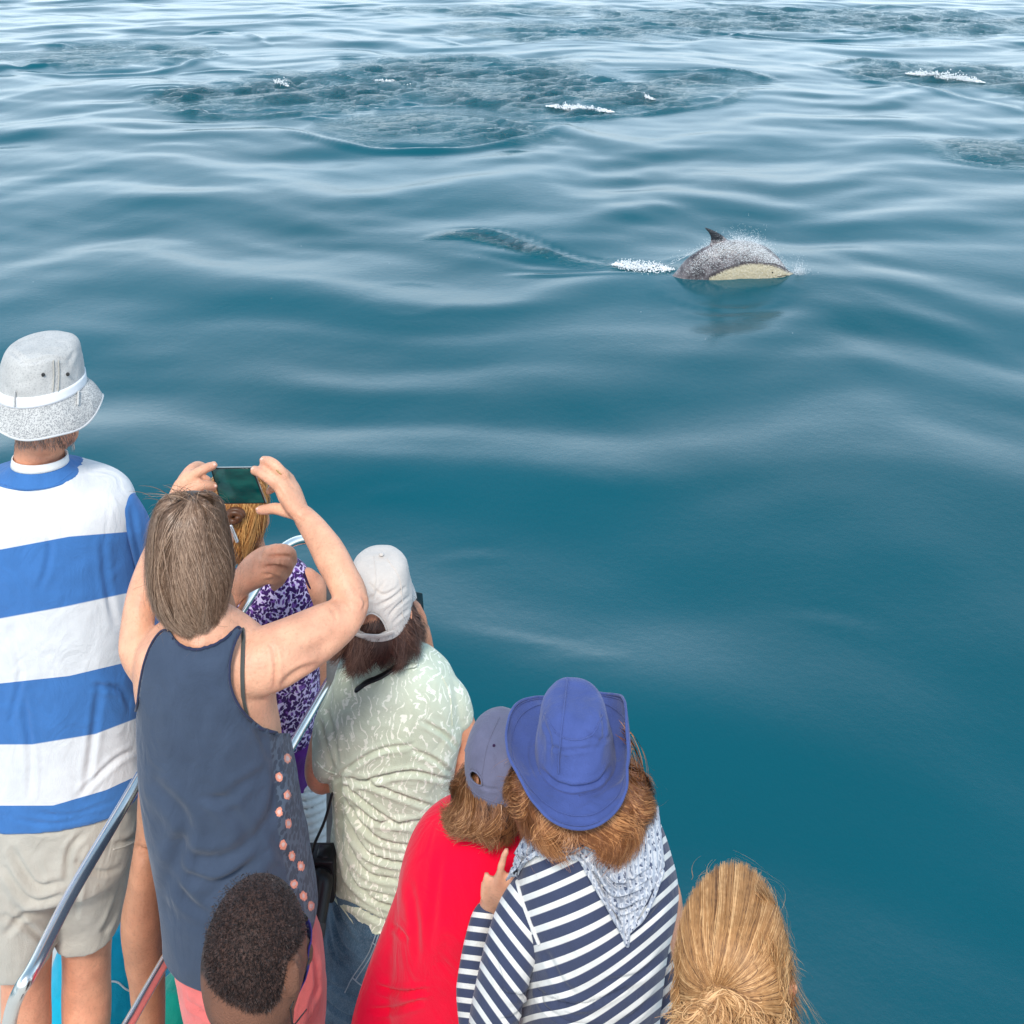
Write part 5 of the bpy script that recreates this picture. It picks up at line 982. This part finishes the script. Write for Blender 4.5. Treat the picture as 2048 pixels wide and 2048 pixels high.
# scarf
def scf(nt, tc, b):
    O = tc.outputs['Object']; v = N(nt, 'TexVoronoi', i_Scale=105.0, i_Vector=O, feature='DISTANCE_TO_EDGE').outputs[0]; v2 = N(nt, 'TexNoise', i_Scale=130.0, i_Detail=3.0, i_Vector=O).outputs[0]; v3 = N(nt, 'TexWave', i_Scale=34.0, i_Distortion=3.0, i_Vector=O).outputs['Fac']
    c = MIX(nt, STEP(nt, v, .13, .04), (.62, .63, .66), (.31, .34, .41)); c = MIX(nt, STEP(nt, v2, .60, .04), c, (.07, .09, .15)); k = ATT(nt, 'k'); return MIX(nt, M_(nt, 'MULTIPLY', STEP(nt, v3, .75, .1), k), c, (.42, .46, .53))
m_scarf = cloth('grey_blue_printed_scarf', (.5, .55, .6), .06, build=scf, bump=.001, scale=300)
def scarfpiece(corners, nu, nv, off, fd, name='scarf', par=bw, seed=1, wr=3):
    gr = ss.patch(corners, nu, nv, off); sm = gr.copy()
    for _ in range(5): sm[1:-1, 1:-1] = (sm[:-2, 1:-1] + sm[2:, 1:-1] + sm[1:-1, :-2] + sm[1:-1, 2:]) / 4
    g = Geo(); g.grid(sm, False, False); me = g.mesh(name); co = coords(me); nr = normals(me)
    if nr[:, 1].mean() > 0: nr = -nr
    x, y = px(co); d = np.zeros(len(co))
    for a, w, pl in fd:
        ds, _, t = seglen_dist(x, y, smoothline(pl, 5)); d += a * .0017 * (-np.exp(-(ds / w) ** 2 * 2) + .6 * np.exp(-((ds / w - 1.25) ** 2) * 2.2)) * np.sin(t * math.pi) ** .4
    d += wr * .001 * ridged(co * np.array((20, 20, 16)) + seed); setco(me, co + nr * (d + .002)[:, None]); attr(me, 'k', np.ones(len(co))); o = obj(name, me, m_scarf, par); solid(o, .0025, 1); return o
sc = scarfpiece([(1150, 1700), (1306, 1622), (1318, 1730), (1248, 1868)], 70, 70, .012, [(7, 7, [(1190, 1715), (1230, 1770), (1300, 1740)]), (7, 7, [(1185, 1740), (1225, 1795), (1290, 1780)]), (6, 6, [(1200, 1770), (1235, 1815), (1275, 1800)]), (5, 6, [(1252, 1690), (1256, 1740), (1250, 1780)]), (5, 5, [(1175, 1735), (1215, 1800), (1240, 1850)])])
scarfpiece([(1100, 1655), (1180, 1660), (1172, 1718), (1075, 1712)], 36, 30, .012, [(5, 6, [(1080, 1690), (1120, 1680), (1170, 1690)])], 'scarf_fold', sc, 4)
scarfpiece([(1062, 1672), (1112, 1690), (1040, 1745), (1012, 1762)], 30, 30, .011, [(5, 5, [(1090, 1685), (1050, 1715), (1020, 1755)])], 'scarf_fold', sc, 6)
for l, nm in (([(1108, 1716), (1160, 1712), (1200, 1775), (1248, 1868)], 'scarf_edge'), ([(1248, 1868), (1285, 1810), (1312, 1740)], 'scarf_edge')):
    sf = Surf(sw.data); obj(nm, Geo().wtube([(*sf.hit(a, b_, .016), .0035) for a, b_ in smoothline(l, 6)], 8, 1), m_scarf, sc)
for o_ in sc.children:
    if 'k' not in o_.data.attributes: attr(o_.data, 'k', np.ones(len(o_.data.vertices)))
# hair
m_copper = hairmat('coppery_hair', (.05, .014, .005), (.22, .080, .028), (.54, .25, .10))
hr = [(1478, 1098, 1206, YH, .055), (1510, 1088, 1218, YH, .070), (1536, 1044, 1260, YH, .094), (1558, 1036, 1276, YH, .108), (1580, 1032, 1286, YH, .110), (1604, 1040, 1282, YH, .102)]
hairloft(bw, hr, m_copper, 9500, .0012, (.12, .42), (.7, 1.05), .014, 36, .6, .03, .5, .36, .075, 12, 51, 110, tipflick=.012, base_cut=.74, curl=.004, crag=.12, lenf=lambda u: -.30 * np.exp(-((u - .712) / .022) ** 2) + .13 * np.exp(-((u - .785) / .035) ** 2))
rs = np.random.RandomState(12); ps = []; t = np.linspace(0, 1, 14)[:, None]
for i in range(16):
    a = np.array(P(1242 + rs.normal(0, 4), 1462 + rs.normal(0, 10), 1.88)); b_ = np.array(P(1290 + rs.normal(0, 8), 1500 + rs.normal(0, 12), 1.88)); e_ = np.array(P(1285 + rs.normal(0, 12), 1580 + rs.normal(0, 20), 1.88)); ps.append(a * (1 - t) ** 2 + 2 * b_ * 1.0 * t * (1 - t) + e_ * t * t)
ps = np.array(ps); nn = np.zeros_like(ps); nn[:, :, 1] = -1; o = obj('loose_hair', hairmesh(ps, np.full(16, .0009), nn), m_copper, bw); o['kind'] = 'stuff'
# hat
m_bh = cloth('cobalt_blue_canvas', (.060, .090, .265), .10, bump=.0009)
cr = [(1394, 1142, 1162, YH, .010), (1396, 1116, 1188, YH, .042), (1404, 1098, 1202, YH, .062), (1425, 1083, 1213, YH, .078), (1460, 1078, 1222, YH, .088), (1492, 1072, 1230, YH, .093), (1502, 1070, 1232, YH, .094)]
ga = rowgrid(cr, 144, 9, 2.1); th = np.linspace(0, 2 * math.pi, 144, endpoint=False); nb = 26; gb = np.zeros((nb, 144, 3)); inn = ga[-1]; ct = np.cos(th); st = np.sin(th)
for i in range(nb):
    t = (i + 1) / nb; side = np.abs(ct) ** 2.2; curl = np.where(ct > 0, .074, .045) * side; wide = np.where(ct > 0, -.006, .026) * side
    out = t * (.052 * (1 - .52 * side)); out_y = t * .052
    z = -t * .010 + curl * t ** 1.7 * 1.0 + .003 * np.sin(th * 5 + 1) * t
    gb[i, :, 0] = inn[:, 0] + ct * (out + wide * t + .010 * np.sin(t * 3.1) * side); gb[i, :, 1] = inn[:, 1] + st * out_y; gb[i, :, 2] = inn[:, 2] + z
G_ = np.vstack([ga, gb]); g = Geo(); g.grid(G_, True, False); k0 = g.n; g.add([ga[0].mean(0)], []); g.f += [(k0, (j + 1) % 144, j) for j in range(144)]
me = g.mesh('hat'); folds(me, [(6, 6, [(1080, 1535), (1110, 1562), (1150, 1572), (1195, 1562), (1222, 1530)]), (4, 5, [(1095, 1490), (1130, 1500), (1190, 1495)]), (3.5, 5, [(1120, 1505), (1115, 1530), (1110, 1545)]), (3, 5, [(1085, 1430), (1100, 1480), (1098, 1520)]), (3, 5, [(1200, 1420), (1205, 1470), (1190, 1500)]), (3, 4, [(1070, 1470), (1060, 1510), (1075, 1560)]), (3, 6, [(1160, 1460), (1200, 1480), (1220, 1470)])], 4.2, (19, 19, 19), 9, .9, 60)
hat = obj('hat', me, m_bh, bw); solid(hat, .0028, 1); co = coords(me); e0 = co[(len(ga) + nb - 1) * 144:(len(ga) + nb) * 144]; e1 = co[(len(ga) + nb - 4) * 144:(len(ga) + nb - 3) * 144]
obj('brim_edge', Geo().wtube([(*p, .0026) for p in np.vstack([e0, e0[:1]])], 8, 1), m_bh, hat)
for fr in (2, 9): 
    e1 = co[(len(ga) + nb - 1 - fr) * 144:(len(ga) + nb - fr) * 144]; obj('brim_stitching', Geo().wtube([(p[0], p[1] - .0015, p[2] + .0014, .0007) for p in np.vstack([e1, e1[:1]])], 6, 1), m_bh, hat)
s_ = Surf(me); obj('crown_seam', s_.line([(1135, 1358), (1128, 1420), (1122, 1480), (1118, 1545)], .0014, .002), m_bh, hat); obj('crown_top_seam', s_.line([(1090, 1430), (1115, 1468), (1150, 1480), (1185, 1468), (1205, 1430)], .0012, .0008), m_bh, hat)
# ------------------------------------------------------------------ fair-haired child at the lower right
YG = 1.5
bl = person('child with long honey blonde hair gathered at the back, alone at lower right', 1465, YG)
g = Geo(); hc = P(1468, 1940, YG); R = head(g, hc, .145, .21, .18, -.1, -.1)
g.tube([(1470, 2330, YG, 70), (1470, 2200, YG, 62), (1468, 2060, YG, 60)], 20, 5)
yd = (HC - DECK) * F / YG - HZ
tor = [(2230, 1410, 1530, YG, .06), (2290, 1330, 1610, YG, .08), (2360, 1300, 1640, YG, .10), (2700, 1310, 1630, YG, .11), (3100, 1310, 1630, YG, .12)]
g.rows(inset(tor, .01), 32, 4)
for s in (-1, 1): g.tube([(1470 + s * 150, 2380, YG, 42), (1470 + s * 180, 2600, YG, 36), (1470 + s * 165, 2800, YG + .05, 30), (1470 + s * 110, 2830, YG + .2, 24)], 18, 5); g.ell(P(1470 + s * 95, 2820, YG + .25), (.025, .045, .02)); x0 = 1470 + s * 80; g.rows([(3050, x0 - 75, x0 + 75, YG, .08), (yd - 10, x0 - 38, x0 + 38, YG, .04)], 24, 4); f = P(x0, yd, YG); g.ell((f.x, YG + .05, DECK + .035), (.04, .11, .035))
obj('body', fuse(g, .008, 5), m_skin_fair, bl); eyes(bl, hc, R, .145, .21, .18)
g = Geo(); g.rows(tor, 48, 5)
for s in (-1, 1): g.tube([(1470 + s * 125, 2350, YG, 56), (1470 + s * 165, 2450, YG, 50), (1470 + s * 180, 2560, YG, 46)], 20, 5)
obj('shirt', fuse(g, .007, 4), cloth('coral_child_shirt', (.55, .22, .17), .1), bl)
g = Geo()
for s in (-1, 1): x0 = 1470 + s * 82; g.rows([(3000, x0 - 95, x0 + 95, YG, .11), (3500, x0 - 70, x0 + 70, YG, .07), (yd - 60, x0 - 55, x0 + 55, YG, .06)], 28, 4)
obj('trousers', fuse(g, .008, 3), m_denim, bl)
m_blond = hairmat('honey_blonde_hair', (.13, .055, .02), (.44, .215, .078), (.72, .42, .19), .6)
hr = [(1792, 1455, 1482, YG, .012), (1796, 1410, 1526, YG, .058), (1812, 1384, 1546, YG, .078), (1850, 1366, 1558, YG, .092), (1900, 1358, 1568, YG, .098), (1960, 1356, 1572, YG, .100), (2030, 1362, 1568, YG, .092), (2100, 1375, 1555, YG, .08)]
G_ = rowgrid(hr, 96, 9); cen = G_.mean(1); bk = G_[:, :, 1] > cen[:, None, 1]; G2 = G_.copy(); G2[:, :, 1] = np.where(bk, cen[:, None, 1] + (G2[:, :, 1] - cen[:, None, 1]) * .55, G2[:, :, 1])
g = Geo(); g.grid(cen[:, None, :] + (G2 - cen[:, None, :]) * .96, True, True); base = obj('hair', g, m_blond, bl); attr(base.data, 'rnd', np.full(len(base.data.vertices), .25)); attr(base.data, 'tip', np.full(len(base.data.vertices), .3))
gf = Geo(); gf.grid(G_, True, True); sf = Surf(gf.mesh('x')); rs = np.random.RandomState(6); K = np.array((1430., 1985.)); ps = []; nn = []; rn = []; wd = []
def onhead(x, y, off): return sf.hit(x, y, off)
def outline(a):      # distance from the knot to the silhouette of the head
    dx, dy = math.cos(a), -math.sin(a); cx, cy, rx, ry = 1465., 1925., 106., 196.
    A_ = (dx / rx) ** 2 + (dy / ry) ** 2; B_ = 2 * ((K[0] - cx) * dx / rx ** 2 + (K[1] - cy) * dy / ry ** 2); C_ = ((K[0] - cx) / rx) ** 2 + ((K[1] - cy) / ry) ** 2 - 1
    return (-B_ + math.sqrt(max(0, B_ * B_ - 4 * A_ * C_))) / (2 * A_)
m = 12; t = np.linspace(0, 1, m)
for i in range(9500):
    a = rs.uniform(-.35, math.pi + .35); lock = round(a * 40) / 40; a2 = a + (lock - a) * .3 + rs.normal(0, .02); d = outline(a); s0 = rs.choice([1.0, rs.uniform(.45, 1)], p=[.55, .45]); A = K + np.array((math.cos(a), -math.sin(a))) * d * s0 * rs.uniform(.95, 1.0)
    # leave the parting downwards, then sweep in to the knot
    ctrl = K + np.array((math.cos(a2) * .86 * d, -math.sin(a2) * d * .40)) + np.array((0, 12)) * abs(math.cos(a2))
    end = K + rs.normal(0, 1, 2) * (9, 6); q = A * ((1 - t) ** 2)[:, None] + 2 * ctrl * (t * (1 - t))[:, None] + end * (t * t)[:, None]
    off = rs.uniform(-.001, .006) * (1 - t * .5) + .004 * np.sin(t * 3.1) * rs.rand() + .003; sf.last = None
    p = [onhead(q[j, 0], q[j, 1], off[j]) for j in range(m)]; ps.append([tuple(v) for v in p]); rn.append(.5 * rs.rand() + .5 * ((lock * 7.13) % 1)); wd.append(rs.uniform(.0005, .0009))
ps = np.array(ps); C = np.array(hc)[None, None, :]; nn = ps - C; nn /= np.linalg.norm(nn, axis=2)[..., None]
obj('hair_strands', hairmesh(ps, np.array(wd), nn, .5, np.array(rn)), m_blond, base)
# hair falling below the knot and wavy loose lengths on both sides
ps = []; rn = []; wd = []; m = 18; t = np.linspace(0, 1, m)
def wavy(x0, y0, Y0, x1, y1, Y1, n, sp0, sp1, amp, w, ncyc=2.5, mid=None):
    for i in range(n):
        a = np.array(P(x0 + rs.normal(0, sp0), y0 + rs.normal(0, sp0), Y0 + rs.normal(0, .006))); b = np.array(P(x1 + rs.normal(0, sp1), y1 + rs.normal(0, sp1), Y1 + rs.normal(0, .012)))
        c_ = np.array(P(mid[0] + rs.normal(0, sp0), mid[1], mid[2])) if mid else (a + b) / 2
        p = a * ((1 - t) ** 2)[:, None] + 2 * c_ * (t * (1 - t))[:, None] + b * (t * t)[:, None]; ph = rs.choice([0, 1.5, 3, 4.5]) + rs.normal(0, .4); cy = ncyc * rs.uniform(.7, 1.3) * 2 * math.pi
        A_ = amp * rs.uniform(.4, 1.3); p = p + np.stack([np.sin(t * cy + ph) * A_, np.cos(t * cy + ph) * A_ * .6, np.cos(t * cy * .8 + ph) * A_ * .5], 1) * (t ** .7)[:, None]; ps.append(p); rn.append(rs.uniform(.2, 1)); wd.append(rs.uniform(.6, 1.2) * w)
wavy(1430, 1985, 1.395, 1420, 2130, 1.37, 260, 8, 34, .012, .0012, 1.6)
wavy(1430, 1985, 1.395, 1365, 2060, 1.40, 160, 6, 22, .014, .0011, 1.4, (1400, 2010, 1.385)); wavy(1430, 1985, 1.395, 1510, 2070, 1.40, 180, 6, 24, .013, .0011, 1.4, (1480, 2000, 1.385))
wavy(1440, 1985, 1.39, 1400, 2040, 1.37, 90, 5, 12, .016, .0012, 1.0, (1360, 2030, 1.37))
wavy(1555, 1850, 1.48, 1580, 2120, 1.47, 240, 9, 20, .009, .0010, 3, (1582, 1960, 1.47)); wavy(1520, 1775, 1.50, 1592, 2060, 1.48, 90, 8, 16, .006, .0009, 2.5, (1575, 1850, 1.48))
wavy(1362, 1900, 1.48, 1362, 2110, 1.46, 200, 8, 14, .009, .0010, 3, (1352, 2000, 1.46)); wavy(1545, 1900, 1.43, 1545, 2120, 1.42, 200, 16, 24, .010, .0011, 3)
wavy(1585, 1960, 1.48, 1655, 2060, 1.48, 7, 5, 8, .002, .0006, 1); wavy(1370, 1840, 1.5, 1345, 1990, 1.49, 16, 8, 6, .006, .0006, 2, (1340, 1900, 1.49)); wavy(1470, 1735, 1.55, 1560, 1830, 1.52, 22, 18, 10, .006, .0006, 1.5, (1550, 1745, 1.55)); wavy(1400, 1775, 1.53, 1420, 1730, 1.55, 10, 14, 14, .006, .0006, 1)
wavy(1560, 1850, 1.5, 1600, 1960, 1.48, 24, 8, 10, .007, .0006, 2)
ps = np.array(ps); nn = ps - C; nn /= np.linalg.norm(nn, axis=2)[..., None]; o = obj('loose_hair', hairmesh(ps, np.array(wd), nn, .4, np.array(rn)), m_blond, base); o['kind'] = 'stuff'
g = Geo(); q = onhead(1430, 1990, .004); g.ell(q, (.010, .008, .006)); obj('hair_tie', g, m_blond, base); attr(bpy.data.objects[-1].data if False else base.children[-1].data, 'rnd', np.full(len(base.children[-1].data.vertices), .3))
# ------------------------------------------------------------------ the dolphin
YD = HC * F / (556 + HZ)
dol = thing('dolphin', 'common dolphin breaking the surface, dark back, cream flank and curved dorsal fin', 'dolphin', P(1480, 556, YD))
B = [(1230, 580, 592), (1295, 575, 592), (1342, 556, 596), (1370, 534, 602), (1400, 507, 604), (1434, 488, 606), (1475, 480, 604), (1512, 487, 598), (1538, 504, 590), (1558, 523, 580), (1574, 539, 569), (1588, 547, 563), (1603, 551, 561), (1620, 554, 560)]
wd_ = [.03, .055, .08, .11, .135, .165, .175, .165, .145, .12, .075, .045, .032, .02]
s = YD / F; q = []
for (x, a, b), w in zip(B, wd_): v = P(x, (a + b) / 2, YD); q.append((*v, (b - a) / 2 * s, w))
q = np.array(q); n = (len(q) - 1) * 8 + 1; c = crom(q, np.linspace(0, 1, n)); T = np.gradient(c[:, :3], axis=0); T /= np.linalg.norm(T, axis=1)[:, None]; th = np.linspace(0, 2 * math.pi, 40, endpoint=False); rows_ = []
for i in range(n):
    up = np.array((0, 0, 1.)) - T[i] * T[i][2]; up /= np.linalg.norm(up); sd_ = np.cross(T[i], up); rows_.append(c[i, :3] + np.abs(c[i, 3]) * np.sin(th)[:, None] * up + np.abs(c[i, 4]) * np.cos(th)[:, None] * sd_)
g = Geo(); g.grid(np.array(rows_))
# dorsal fin, swept back
fg = []
for t in np.linspace(0, 1, 14):
    x0 = 1407 + (1428 - 1407) * 0; le = np.array((1462 - 52 * t + 28 * t * (1 - t), 490 - 36 * t - 12 * t * (1 - t))); te = np.array((1416 - 8 * t + 9 * math.sin(t * 3.14), 494 - 39 * t)); th2 = np.linspace(0, 2 * math.pi, 16, endpoint=False); ce = (le + te) / 2; hw = (le[0] - te[0]) / 2 * (1 if t < .95 else .6)
    fg.append([P(ce[0] + hw * math.cos(a), ce[1] + (le[1] - te[1]) / 2 * math.cos(a), YD) + Vector((0, .016 * (1 - t * .7) * math.sin(a), 0)) for a in th2])
g.grid(np.array(fg, float))
# flipper and flukes
g.grid(np.array([[P(1530 - 34 * t + (16 - 10 * t) * math.cos(a), 566 + 16 * t, YD - .12 - .05 * t) + Vector((0, 0, .010 * (1 - t * .6) * math.sin(a))) for a in np.linspace(0, 2 * math.pi, 14, endpoint=False)] for t in np.linspace(0, 1, 10)], float))
g.tube([(1240, 575, YD, 7), (1190, 590, YD, 4.5), (1150, 605, YD, 4)], 14, 4)
for sg_ in (-1, 1): g.grid(np.array([[P(1150 - 22 * t + (13 - 10 * t) * math.cos(a), 606 + 6 * t, YD) + Vector((0, sg_ * .22 * t, .010 * (1 - t * .6) * math.sin(a))) for a in np.linspace(0, 2 * math.pi, 12, endpoint=False)] for t in np.linspace(0, 1, 8)], float))
me = fuse(g, .011, 4); co = coords(me); x, y = px(co)
topc = np.interp(x, [1420, 1450, 1490, 1520, 1550, 1575, 1600, 1620], [556, 541, 529, 528, 533, 544, 551, 556]); botc = np.interp(x, [1420, 1480, 1540, 1600, 1620], [560, 566, 574, 563, 558])
attr(me, 'cream', np.where((x > 1418), np.minimum(y - topc, 30), -20.)); attr(me, 'low', y - botc); attr(me, 'fin', np.where((y < 481) & (x < 1446), 1., 0.))
def dsk(nt, tc, b):
    O = tc.outputs['Object']; n = N(nt, 'TexNoise', i_Scale=48.0, i_Detail=6.0, i_Vector=O, i_Roughness=.7).outputs[0]; n2 = N(nt, 'TexNoise', i_Scale=7.0, i_Detail=2.0, i_Vector=O).outputs[0]
    k = M_(nt, 'ADD', ATT(nt, 'cream'), M_(nt, 'MULTIPLY', M_(nt, 'SUBTRACT', n, .5), 16.0)); d_ = MIX(nt, STEP(nt, n2, .5, .15), (.050, .040, .044), (.17, .145, .15))
    d_ = MIX(nt, M_(nt, 'MULTIPLY', STEP(nt, n, .60, .05), .65), d_, (.48, .50, .50)); cr_ = MIX(nt, STEP(nt, n, .55, .15), (.44, .37, .24), (.56, .50, .38))  # pale speckle paints highlights of the thin water film into the skin
    d_ = MIX(nt, M_(nt, 'MULTIPLY', STEP(nt, k, -7, 3), .75), d_, (.035, .022, .026)); c = MIX(nt, STEP(nt, k, 0, 3.5), d_, cr_); return MIX(nt, ATT(nt, 'fin'), c, (.022, .022, .027))
m_dol = mat('wet_dolphin_skin', (.1, .1, .1), .22, .05, 20, bump=.012, bump_scale=34, spec=.6, build=dsk)
db = obj('body', me, m_dol, dol); sdp = Surf(me)
g = Geo(); v = sdp.hit(1545, 545, .0); g.ell(v, (.010, .009, .009)); obj('eye', g, m_black, dol)
obj('mouth_line', sdp.line([(1555, 553), (1575, 551), (1598, 553)], .004, .001), m_black, dol)
# spray and droplets thrown up over the back (uncountable)
def drops(name, pts, rad, mt):
    n = len(pts); o6 = np.array([(1, 0, 0), (-1, 0, 0), (0, 1, 0), (0, -1, 0), (0, 0, 1), (0, 0, -1)], float); fc_ = np.array([(0, 2, 4), (2, 1, 4), (1, 3, 4), (3, 0, 4), (2, 0, 5), (1, 2, 5), (3, 1, 5), (0, 3, 5)])
    v = (np.array(pts)[:, None, :] + o6[None] * np.array(rad)[:, None, None] * (1 + .4 * np.random.RandomState(1).rand(n, 6, 1))).reshape(-1, 3); f = (fc_[None] + (np.arange(n) * 6)[:, None, None]).reshape(-1, 3)
    me = bpy.data.meshes.new(name); me.from_pydata(v.tolist(), [], f.tolist()); me.update(); return obj(name, me, mt)
m_spray = mat('white_water_spray', (.88, .90, .91), .35, .06, 60, spec=.5)
rs = np.random.RandomState(4); pts = []; rd_ = []
for i in range(9000):      # beads and torn film on the back; white also stands in for film highlights
    t = rs.beta(2.6, 1.9); xx = 1360 + 240 * t; top = np.interp(xx, [b[0] for b in B], [b[1] for b in B]); yy = top + abs(rs.normal(0, 16)) * (1.0 if rs.rand() < .75 else 2.2); lim = np.interp(xx, [1420, 1490, 1550, 1600], [552, 527, 531, 550]) - 4
    if yy > lim and rs.rand() < .95: continue
    v = sdp.hit(xx, yy, rs.exponential(.006)); pts.append(tuple(v)); rd_.append(rs.uniform(.001, .0036))
for i in range(4200):      # thrown up along the ridge and at the beak
    if rs.rand() < .62: xx = rs.normal(1505, 40); top = np.interp(xx, [b[0] for b in B], [b[1] for b in B]); yy = top - rs.exponential(7)
    elif rs.rand() < .7: xx = rs.normal(1598, 9); yy = 548 - rs.exponential(7) + rs.normal(0, 3)
    else: xx = rs.uniform(1340, 1420); yy = np.interp(xx, [1340, 1420], [530, 488]) - rs.exponential(3)
    pts.append(tuple(P(xx, yy, YD + rs.normal(0, .09)))); rd_.append(rs.uniform(.0008, .003))
sp = drops('spray', pts, rd_, m_spray); tag(sp, 'white spray streaming off the dolphin back', 'spray', kind='stuff')
def froth(cx, cy, lx, hz_, n, seed, slope=0):
    rs = np.random.RandomState(seed); P_ = []; R_ = []
    for i in range(n):
        xx = rs.uniform(-1, 1); env = (1 - xx * xx) ** .7; jag = .35 + .65 * abs(math.sin(xx * 9 + seed) * math.cos(xx * 23 + seed * 2)); gx, gy = W(cx + lx * xx, cy + slope * xx)
        P_.append((gx + rs.normal(0, .02), gy + rs.normal(0, .10) * env, .02 + hz_ * env * jag * rs.beta(.9, 3.2))); R_.append(rs.uniform(.002, .009) * (gy / 13))
    return P_, R_
Pn, Rn = froth(1285, 537, 58, .075, 1700, 3, 5); f1 = drops('foam_crest', Pn, Rn, m_spray); tag(f1, 'white foam trailing behind the dolphin tail', 'foam', kind='stuff')
Pn, Rn = froth(1160, 220, 66, .15, 1500, 5, 6); f1 = drops('foam_crest', Pn, Rn, m_spray); tag(f1, 'foam line amid broken water, upper middle', 'foam', kind='stuff')
Pn, Rn = froth(1890, 158, 78, .32, 2200, 7, 9); f1 = drops('foam_crest', Pn, Rn, m_spray); tag(f1, 'brightest foam splash, upper right', 'foam', kind='stuff')
Pn, Rn = froth(1285, 193, 22, .16, 300, 9, 8); P2, R2 = froth(562, 168, 14, .22, 140, 11, 6); P3, R3 = froth(790, 166, 40, .07, 160, 12, 4); f1 = drops('foam_crest', Pn + P2 + P3, Rn + R2 + R3, m_spray); tag(f1, 'small scattered flecks of foam in the ruffled patch', 'foam', kind='stuff')
